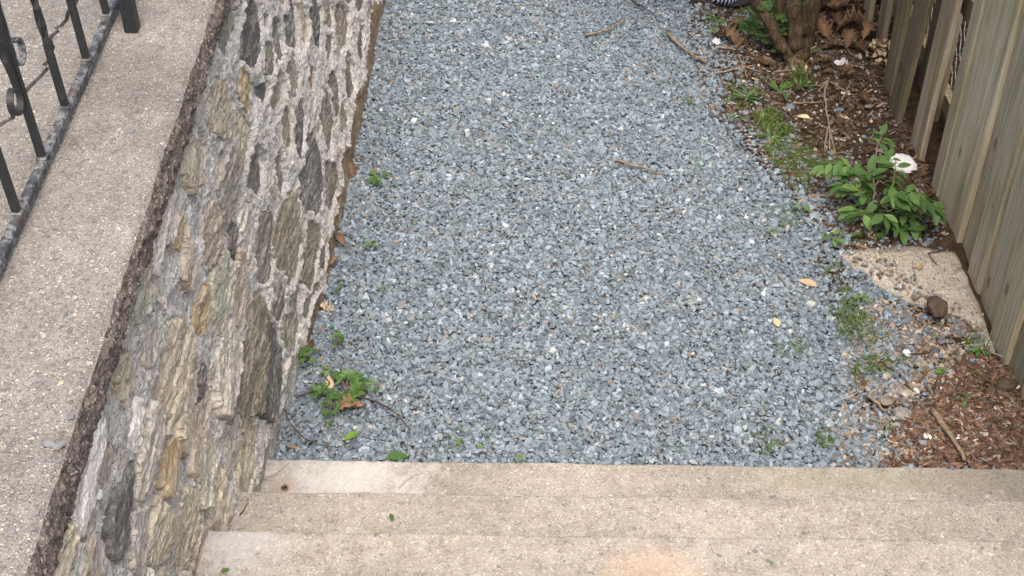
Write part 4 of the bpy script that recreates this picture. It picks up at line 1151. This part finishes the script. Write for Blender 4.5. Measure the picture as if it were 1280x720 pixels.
for px, py, h in ((1095,285,.03),(1110,290,.03),(1083,290,.03),(1075,270,.05),(1120,280,.04),(1140,270,.05),(1128,285,.03),(1100,250,.08),(1112,225,.10),(1070,250,.06),(1145,285,.04),(1155,270,.06),(1098,272,.05),(1088,242,.08),(1130,255,.1),(1116,245,.09)):
    for _ in range(2):
        q = pxz(px + lrr.uniform(-5, 5), py + lrr.uniform(-5, 5), h) - base; a = lrr.uniform(0, 6.28)
        place_leaf('leaf', leafdata(lrr.choice(LEAF), lrr.choice([M_LEAF, M_LEAF_D, M_LEAF_D])), sap, q, (math.cos(a), math.sin(a) - .3, lrr.uniform(-.7, .3)), lrr.uniform(.04, .062), lrr.uniform(-.5, .5))
obj('stem', tubes_mesh('stem', specs_w), M_TWIG, sap); obj('stem', tubes_mesh('stem', specs_g), M_STEMG, sap)

# --- low weeds
def weed(px, py, rpx, n, kind, label, mat=M_LEAF, group=None, h=.035, name='weed', size=1.0):
    q = G(px, py, .03); q[2] = top_z(q[0], q[1]) + (.022 if q[0] < gravel_edge(q[1]) + .03 else .02 if q[1] < 3.3 else .008)
    zc = q[1] * math.cos(_p) + CAMZ * math.sin(_p); r_ = rpx * zc / FPX
    e = empty(name, q, label, 'weed', group); w_ = random.Random(int(px * 7 + py)); sp = []
    if kind == 'lobed': n = int(n * .62)
    for i in range(n):
        a = w_.uniform(0, 6.283); k = math.sqrt(w_.random()) * r_ * .85
        p = np.array([k * math.cos(a), k * math.sin(a) * 1.15, h * w_.uniform(.4, 1.0) * (1.1 - .5 * k / r_)])
        d = np.array([math.cos(a), math.sin(a), w_.uniform(-.3, .25)])
        if kind == 'lobed':
            s_ = r_ * w_.uniform(.36, .52) * size; me = leafdata(w_.choice(LOB), mat if w_.random() < .7 else M_LEAF_D)
        elif kind == 'oval':
            s_ = r_ * w_.uniform(.55, .85) * size; me = leafdata(w_.choice(LEAF), mat); p *= .45
        else:
            s_ = r_ * w_.uniform(.5, 1.0) * size; me = leafdata(w_.choice(LANCE), mat); p *= .25; d[2] = w_.uniform(.1, 1.0)
        place_leaf('leaf', me, e, p, d, s_, w_.uniform(-.3, .3))
        sp.append(([(0, 0, -.006), (p[0] * .4, p[1] * .4, p[2] * .7), tuple(p)], [.0012, .001, .0008], 4))
    obj('stem', tubes_mesh('stem', sp), M_STEMG if kind != 'lobed' else M_TWIG, e)
    return e
GRP = 'low leafy weeds in the gravel'
weed(432, 487, 24, 46, 'lobed', 'largest clump of lobed green weed in the gravel near the wall', M_LEAF)
weed(458, 489, 14, 18, 'lobed', 'lobed green weed touching the far side of the largest clump', M_LEAF)
weed(398, 489, 13, 20, 'lobed', 'small lobed green weed between the largest clump and the wall', M_LEAF)
weed(416, 512, 14, 18, 'lobed', 'dark lobed weed beside the brown leaf in front of the largest clump', M_LEAF_D)
weed(384, 446, 13, 26, 'lobed', 'dense lobed green weed growing against the foot of the wall', M_LEAF)
weed(421, 427, 11, 20, 'lobed', 'lone round tuft of lobed green weed on a dark stalk', M_LEAF)
weed(407, 461, 10, 9, 'oval', 'bright oval leaved weed above the tan dry leaf', M_LEAF_Y)
weed(416, 403, 5, 6, 'oval', 'tiny bright sprig above the lone round tuft', M_LEAF_Y)
weed(474, 221, 16, 10, 'oval', 'dark pointed leaved weed by the wall with a brown stone at its side', M_LEAF)
weed(463, 306, 11, 9, 'oval', 'loose pale weed sprouting in gravel halfway along the wall', M_LEAF)
weed(424, 356, 9, 8, 'oval', 'small weed at the foot of the wall next to the tan leaf fragment', M_LEAF)
weed(480, 356, 6, 5, 'oval', 'tiny two leaved seedling a step out from the wall', M_LEAF)
weed(1042, 303, 20, 8, 'oval', 'broad leaved dark green weed at the corner of the broken slab', M_LEAF)
weed(962, 288, 11, 5, 'oval', 'single yellow green broad leaved sprout in the gravel beside reddish soil', M_LEAF_Y)
weed(1003, 262, 11, 6, 'oval', 'pale green sprout below a fallen brown stick', M_LEAF_Y)
weed(1076, 374, 12, 8, 'oval', 'yellow green sprout with a white chip beside the mossy patch', M_LEAF_Y)
weed(1000, 436, 9, 5, 'oval', 'little green sprout alone in open gravel left of the mulch', M_LEAF)
weed(1222, 447, 14, 9, 'oval', 'green weed growing between slab point and board fence', M_LEAF)
weed(1213, 475, 9, 7, 'lance', 'thin green sprig in the mulch below the slab point', M_LEAF)
weed(1205, 507, 14, 4, 'oval', 'pair of flat green leaves lying on the brown mulch', M_LEAF)
weed(932, 118, 22, 14, 'lance', 'spiky green weed at the gravel edge below the exposed roots', M_LEAF)
weed(976, 112, 22, 14, 'lance', 'grassy green weed with a yellow blade in front of the shrub', M_LEAF)
weed(1000, 106, 18, 11, 'lance', 'green weed with long leaves below the shrub trunk', M_LEAF)
weed(918, 148, 13, 9, 'lance', 'small dark green weed sticking into the gravel by the moss', M_LEAF)
weed(961, 164, 18, 16, 'lance', 'low bright green weed at the moss patch beside the gravel', M_LEAF_Y)
weed(893, 22, 13, 11, 'oval', 'bright green weed in front of the striped bag', M_LEAF)
weed(890, 44, 9, 7, 'oval', 'small green weed beside the tiny white scrap', M_LEAF)
weed(1018, 66, 8, 6, 'oval', 'small green sprout at the foot of the shrub trunk', M_LEAF)
weed(862, 128, 7, 5, 'oval', 'tiny sprout in gravel near the end of the long stick', M_LEAF)
weed(958, 556, 13, 6, 'lance', 'thin grassy sprout in the gravel close to the bottom step', M_LEAF)
weed(1110, 541, 10, 6, 'lance', 'small bright sprout at the meeting of gravel and mulch', M_LEAF_Y)
weed(492, 560, 5, 4, 'oval', 'very small sprout by the step beside a fallen leaf', M_LEAF)

# --- fallen leaves
def fallen(px, py, size_px, me, mat, label, cat='leaf', rz=0., group=None, lift=.016, z=None, name='fallen_leaf', tiltx=.1):
    q = G(px, py, .02 if z is None else z); zc = q[1] * math.cos(_p) + (CAMZ - q[2]) * math.sin(_p); s_ = size_px * zc / FPX
    zz = top_z(q[0], q[1]) + lift if z is None else z + .004
    o = bpy.data.objects.new(name, leafdata(me, mat)); link(o); o.location = (float(q[0]), float(q[1]), float(zz)); o.rotation_euler = (tiltx, lrr.uniform(-.15, .15), rz); o.scale = (s_,) * 3
    return tag(o, label, cat, group)
fallen(482, 571, 30, LEAF[0], M_LEAF, 'glossy green leaf lying on gravel against the bottom step', rz=-1.4, tiltx=.05)
fallen(430, 550, 24, LEAF[2], M_LEAF_Y, 'yellow green leaf on gravel inside the loop of dark stem', rz=-.9)
fallen(410, 532, 14, LEAF[1], M_LEAF, 'small green leaf between the dark lobed weed and the step', rz=-.6)
fallen(572, 556, 14, LEAF[2], M_LEAF_Y, 'small curled yellow green leaf on the gravel out from the step', rz=-.3)
fallen(596, 558, 10, LEAF[1], M_LEAF, 'small dark green leaf beside a curled yellow green one', rz=-1.5)
fallen(651, 577, 13, LEAF[1], M_LEAF_Y, 'pale green leaf resting on the far edge of the bottom step', rz=.2, z=.056)
fallen(491, 652, 13, LEAF[0], M_LEAF, 'small green leaf lying alone on the middle step', rz=.3, z=.243)
fallen(276, 716, 12, LEAF[1], M_LEAF_Y, 'pale green leaf on the upper step close to the wall', rz=-1.0, z=.428)
fallen(968, 707, 9, LEAF[2], M_LEAF, 'tiny green leaf scrap on the upper step', rz=.8, z=.428)
fallen(1168, 472, 20, LEAF[1], M_LEAF, 'flat green leaf lying on the stones above the mulch', rz=-1.0)
fallen(973, 409, 20, LEAF[0], M_TANLEAF, 'dry tan oval leaf upright on the open gravel', rz=.1)
fallen(1022, 358, 26, LEAF[2], M_TANLEAF, 'dry tan leaf lying crosswise on gravel near the slab', rz=1.1)
fallen(413, 486, 22, LEAF[0], M_TANLEAF, 'dry pinkish tan leaf leaning beside the largest weed clump', rz=.2, tiltx=.4)
fallen(1012, 149, 18, LEAF[1], M_YELLOW, 'pale yellow dry leaf on the soil above the moss', rz=1.0)
fallen(440, 513, 34, OAK[1], M_DEAD, 'curled brown dead leaf in front of the largest weed clump', rz=-1.1, lift=.03)
fallen(386, 431, 20, OAK[2], M_DEAD, 'brown dead leaf behind the weed at the foot of the wall', rz=.5, lift=.03)
fallen(407, 381, 20, OAK[3], M_TANLEAF, 'tan leaf fragment against the foot of the wall', rz=1.2)
fallen(440, 216, 22, OAK[4], M_DEAD, 'brown leaf wedged at the wall foot next to the pointed weed', rz=.2, lift=.03)
fallen(425, 303, 22, OAK[0], M_DEAD, 'rust brown leaf at the wall foot halfway along the gravel', rz=.5, lift=.03)
fallen(415, 330, 18, OAK[2], M_DEAD, 'red brown leaf scrap below another one at the wall foot', rz=2.5, lift=.03)
fallen(905, 54, 36, OAK[0], M_DEAD, 'curled orange brown dead leaf at the gravel edge near the weeds', rz=.8, lift=.03)
OAKL = {(1073,72): 'brown oak leaf touching the clump of dry tan flowers', (1056,99): 'brown oak leaf lying on bare soil below the torn white scrap', (1078,130): 'small brown leaf at the foot of the leaning picket',
    (1040,62): 'brown oak leaf just above the torn white scrap', (1030,82): 'small brown leaf right of the shrub trunk by the thin twig', (1028,42): 'brown oak leaf touching the right side of the shrub trunk', (1084,52): 'brown oak leaf against the foot of the farthest leaning picket'}
for i, (px, py, s, rz) in enumerate(((1062,42,46,1.4),(1082,28,40,.4),(1045,18,44,2.0),(1068,8,40,.9),(1028,42,36,.3),(1084,52,34,2.4),(1040,62,34,1.2),(1073,72,32,.2),(1056,99,30,1.7),(1025,12,36,2.8),
        (1092,10,36,1.1),(1058,60,34,2.9),(1030,82,26,.7),(1010,-6,38,1.9),(1078,130,20,.4),(870,4,26,1.2),(925,62,24,2.2),(920,38,28,.4),(955,78,22,1.4),(1045,34,30,.1))):
    fallen(px, py, s * .8, OAK[i % 5], M_DEAD, OAKL.get((px, py), 'curled brown oak leaf heaped in the litter between shrub trunk and picket fence') if px > 960 else 'brown dead leaf in the weeds between gravel and shrub stems',
           rz=rz, group='dead oak leaves by the picket fence' if px > 960 else 'dead leaves left of the shrub', lift=.022 + .01 * (i % 3), name='dead_leaf', tiltx=lrr.uniform(-.3, .3))

# --- twigs, stems, roots on the ground
def twig(name, path, rad, label, mat, cat='twig', amp=.003, lift=.016, side=None, seed=0):
    pts = []
    for p in path:
        q = G(p[0], p[1], .02 if len(p) < 3 else p[2]); z = (top_z(q[0], q[1]) + lift + (.013 if q[0] < gravel_edge(q[1]) else 0)) if len(p) < 3 else p[2] + .004; pts.append(np.array([q[0], q[1], z]))
    wp = wiggle(pts, amp, 4, seed); rads = list(np.linspace(rad, rad * .5, len(wp))); sp = [(wp, rads, 6)]
    for a, b, k in (side or []):
        q0 = wp[int(a * (len(wp) - 1))]; q1 = G(*b, .02); q1[2] = top_z(q1[0], q1[1]) + lift; sp.append((wiggle([q0, q1], amp, 4, seed + 5), [rad * .6] * 4 + [rad * .3], 5))
    return tag(obj(name, tubes_mesh(name, sp), mat), label, cat)
twig('twig', [(834,44),(850,60),(866,72),(883,84)], .0075, 'thick straight pale stick on the gravel in front of the shrub', M_TWIG)
twig('twig', [(770,203),(792,209),(810,212),(828,221)], .005, 'thin dark twig lying alone mid gravel', M_TWIG, seed=2)
twig('twig', [(732,44),(758,40),(782,27)], .005, 'thin pale bent twig on the far gravel', M_TWIG, seed=3)
twig('twig', [(790,3),(805,12),(818,22)], .004, 'short dark twig on gravel beyond the thick stick', M_TWIG_D, seed=4)
twig('twig', [(1163,522),(1178,543),(1190,560),(1203,584)], .0105, 'stout forked brown stick lying in the mulch by the bottom step', M_TWIG, seed=5, lift=.028)
twig('twig', [(1098,458),(1117,469)], .004, 'short red brown stick above the mulch', M_TWIG_D, seed=6)
twig('twig', [(1010,246),(1035,245),(1058,244)], .007, 'brown stick at the gravel edge next to the seedling', M_TWIG, seed=7)
twig('twig', [(1083,503),(1098,512),(1106,517)], .006, 'short grey stick half buried among the flat stones', M_TWIG, seed=8)
twig('twig', [(1180,318),(1158,322),(1170,338)], .0025, 'thin bent twig on the broken slab', M_TWIG_D, seed=9, lift=.035)
twig('twig', [(967,89),(990,89),(1012,89)], .003, 'straight thin twig across the foot of the shrub trunk', M_TWIG, seed=10, amp=.001)
twig('vine_stem', [(357,518),(363,535),(378,552),(398,562),(425,564),(445,556),(456,540),(459,522),(455,508)], .0017, 'thin dark stem looping over the gravel near the step', M_TWIG_D, 'stem', amp=.0015, lift=.022)
twig('vine_stem', [(448,500),(470,507),(486,515),(498,524),(512,541)], .0032, 'dark creeping stem running out from the largest weed clump', M_TWIG_D, 'stem', amp=.002, lift=.02, seed=3)
twig('vine_stem', [(372,500),(390,494),(404,498),(412,482),(402,470)], .003, 'dark stems between the largest weed clump and the wall', M_TWIG_D, 'stem', amp=.002, lift=.02, seed=4)
twig('straw', [(323,603,.055),(345,594,.065),(363,579,.055)], .0014, 'thin grass straw on the bottom step beside the wall', M_TWIG, 'straw', amp=.0005)
twig('twig', [(498,612,.052),(508,602,.054),(527,592,.052)], .0008, 'hair thin curved twig on the bottom step', M_TWIG, amp=.001)
twig('twig', [(300,645,.238),(306,637,.24),(311,629,.238)], .002, 'tiny red brown twig on the middle step near the wall', M_RUST, amp=.0008)
twig('root', [(1035,103),(1030,118),(1033,138),(1037,160),(1037,186)], .0055, 'pale exposed root running down the soil towards the seedling', M_ROOT, 'root', seed=11, side=[(.8, (1045,192), 0), (.7, (1031,184), 0), (0.05, (1022,118), 0), (.02, (1056,114), 0), (.05, (1026,108), 0)])
twig('root', [(990,134),(1010,131),(1030,130)], .0035, 'thin root lying level across the soil below the shrub', M_ROOT, 'root', seed=12)
twig('root', [(1052,126),(1060,112),(1068,100)], .0035, 'thin bent root on the soil beside the picket fence', M_ROOT, 'root', seed=13)
twig('root', [(893,96),(915,90),(928,82),(931,90),(934,97)], .0045, 'knotted dry root spreading at the gravel edge', M_ROOT, 'root', seed=14, side=[(.5, (926,99), 0), (.6, (945,80), 0), (.55, (922,66), 0), (.6, (938,70), 0), (.5, (950,90), 0)])
twig('root', [(900,62),(918,64),(935,58)], .005, 'dry root above the knotted one', M_ROOT, 'root', seed=15)
twig('root', [(1040,48),(1052,58),(1060,70),(1070,78)], .003, 'thin curved root among the oak leaves', M_ROOT, 'root', seed=16)

# dried flower clump by the pickets
q = G(1101, 78); q[2] = top_z(q[0], q[1])
df = empty('dried_flower_clump', q, 'clump of dry tan flower heads at the foot of the pickets', 'dried flowers')
fl = leaf_mesh('petal', .8, .3, .2, 3); fl.materials.append(M_DRIED)
for i in range(110):
    a = lrr.uniform(0, 6.28); k = math.sqrt(lrr.random()) * .062
    place_leaf('petal', fl, df, (k * math.cos(a), k * math.sin(a) * 1.4, .012 + .045 * (1 - (k / .062) ** 2) * lrr.uniform(.3, 1)), (math.cos(a + lrr.uniform(-2, 2)), math.sin(a), lrr.uniform(-.4, .9)), lrr.uniform(.014, .026), lrr.uniform(-1, 1))

# ================================================================== SHRUB
sb_ = G(996, 82); sb_[2] = top_z(sb_[0], sb_[1])
sh = empty('shrub', sb_, 'multi stemmed brown barked shrub with green sprouts beside the leaf litter', 'shrub')
def gnarl(pts, rad, seed, sides=10):
    wp = wiggle(pts, .008, 6, seed); n = len(wp); rs = np.interp(np.linspace(0, 1, n), np.linspace(0, 1, len(rad)), rad)
    rs = [r_ * (1 + .10 * math.sin(i * 2.1 + seed)) for i, r_ in enumerate(rs)]
    return (wp, rs, sides)
stems = [([(.01, 0, -.04), (.005, 0, .03), (-.02, .02, .13), (-.05, .05, .32), (-.02, .15, 1.0), (.1, .2, 1.7)], [.036, .034, .030, .029, .024, .016], 1),
         ([(-.01, 0, -.02), (-.045, .005, .05), (-.11, .02, .13), (-.20, .06, .26), (-.36, .2, .7), (-.5, .3, 1.5)], [.026, .025, .022, .020, .018, .012], 2),
         ([(-.01, .02, -.02), (-.035, .05, .07), (-.085, .08, .18), (-.12, .14, .5), (-.1, .3, 1.2)], [.017, .017, .016, .015, .010], 3),
         ([(.05, .14, -.04), (.055, .17, .1), (.07, .24, .3), (.2, .3, .8), (.45, .3, 1.5)], [.04, .04, .036, .03, .018], 4)]
me = tubes_mesh('trunk', [gnarl(*s) for s in stems]); obj('trunk', me, M_BARKT, sh)
bm = bmesh.new(); bmesh.ops.create_icosphere(bm, subdivisions=3, radius=1)
for v in bm.verts:
    k = 1 + .5 * (float(fbm(v.co.x * 2.2 + 9, v.co.y * 2.2 + v.co.z * 2, 4, 180)) - .5); v.co = Vector((v.co.x * .048 * k, v.co.y * .044 * k, v.co.z * .045 * k))
me = bpy.data.meshes.new('root_collar'); bm.to_mesh(me); bm.free()
obj('root_collar', me, bark_mat('pale_bark', (.06, .04, .02), (.30, .215, .125)), sh, (0, -.008, .005))
# low sprouts of lobed leaves seen against the stems
for px, py, h, n in ((938,28,.10,7),(948,40,.06,7),(962,4,.16,7),(978,20,.15,7),(982,36,.10,8),(976,48,.06,5),(955,14,.16,6),(990,50,.05,4),(945,8,.2,5),(970,30,.10,5),(1000,4,.22,4)):
    c_ = pxz(px, py, h) - sb_ + np.array([0, -.03, .015])
    for _ in range(n):
        a = lrr.uniform(0, 6.28); p = c_ + np.array([lrr.uniform(-.035, .035), lrr.uniform(-.03, .03), lrr.uniform(-.03, .03)])
        place_leaf('leaf', leafdata(lrr.choice(LOB), M_LEAF if lrr.random() < .6 else M_LEAF_D), sh, p, (math.cos(a), math.sin(a) - .4, lrr.uniform(-.5, .4)), lrr.uniform(.02, .034), lrr.uniform(-.4, .4))
# crown overhead, above the picture: one joined mass of leaves
n = 8000
th = RNG.uniform(0, 6.283, n); rad_ = np.sqrt(RNG.random(n)); 
cx_ = 1.40 + 1.0 * rad_ * np.cos(th); cy_ = 5.2 + 1.25 * rad_ * np.sin(th); cz_ = .95 + RNG.random(n) * 1.25 * (1.05 - rad_ ** 2 * .6)
kp = (fbm(cx_ * 4 + cz_ * 2, cy_ * 4 + cz_ * 3, 3, 190) > .44) & (cz_ > 2.875 - .541 * cy_ + .25)
cx_, cy_, cz_ = cx_[kp], cy_[kp], cz_[kp]; n = len(cx_)
tl = np.array([(-.25, .35, .04), (0, 0, 0), (.25, .35, .04), (0, .45, -.02), (-.22, .7, 0), (.22, .7, 0), (0, 1, -.06)])
LT = (tl, np.array([(1, 3, 4, 0), (1, 2, 5, 3), (3, 5, 6, 4)]), np.zeros((0, 3), int))
v_ = np.exp(RNG.normal(0, .3, n))[:, None]
L = RNG.uniform(.05, .085, n)
me = scatter_mesh('crown', [LT], np.stack([cx_, cy_, cz_], -1), np.stack([L] * 3, -1), RNG.uniform(0, 6.28, n), RNG.normal(0, .6, n), RNG.normal(0, .6, n), np.array([[.07, .14, .035]]) * v_)
me.transform(Matrix.Translation([-float(c) for c in sb_]))
obj('crown', me, M_LITTER, sh)['kind'] = 'stuff'

# plants showing through the gaps behind the picket fence
for i, (y, z) in enumerate(((4.12, .16), (4.3, .3), (4.0, .10))):
    e = empty('weed', (FENCE_X + .30, y, -.01), 'leafy weed glimpsed through the gaps behind the picket fence', 'weed', 'weeds behind the picket fence')
    sp = []
    for k in range(12):
        p = np.array([lrr.uniform(-.06, .06), lrr.uniform(-.06, .06), z * lrr.uniform(.3, 1.4)]); a = lrr.uniform(0, 6.28)
        place_leaf('leaf', leafdata(lrr.choice(LEAF), M_LEAF), e, p, (math.cos(a), math.sin(a), lrr.uniform(-.4, .4)), lrr.uniform(.04, .06)); sp.append(([(0, 0, 0), tuple(p)], .0015, 4))
    obj('stem', tubes_mesh('stem', sp), M_STEMG, e)

n = 3600
cx_ = RNG.uniform(1.78, 2.6, n); cy_ = RNG.uniform(3.7, 6.6, n); cz_ = RNG.uniform(0, 1.15, n)
kp = fbm(cx_ * 5 + cz_ * 3, cy_ * 5 + cz_ * 2, 3, 195) > .40
cx_, cy_, cz_ = cx_[kp], cy_[kp], cz_[kp]; n = len(cx_); L = RNG.uniform(.05, .09, n)
hd = empty('hedge', (2.15, 5.1, 0), 'dark green hedge added to darken the picket fence gaps where leaves are glimpsed', 'hedge')  # leaf mass added so the gaps look dark, with bits of foliage showing
me = scatter_mesh('foliage', [LT], np.stack([cx_, cy_, cz_], -1), np.stack([L] * 3, -1), RNG.uniform(0, 6.28, n), RNG.normal(0, .7, n), RNG.normal(0, .7, n), np.array([[.05, .095, .03]]) * np.exp(RNG.normal(0, .3, n))[:, None])
me.transform(Matrix.Translation((-2.15, -5.1, 0)))
obj('foliage', me, M_LITTER, hd)['kind'] = 'stuff'
specs = []
for k in range(14):
    x0 = lrr.uniform(-.3, .3); y0 = lrr.uniform(-1.3, 1.3)
    specs.append((wiggle([(x0, y0, -.05), (x0 + lrr.uniform(-.1, .1), y0 + lrr.uniform(-.1, .1), .5), (x0 + lrr.uniform(-.2, .2), y0 + lrr.uniform(-.2, .2), 1.05)], .015, 4, k), [.014] * 5 + [.007] * 4, 6))
obj('stem', tubes_mesh('stem', specs), M_BARKT, hd)
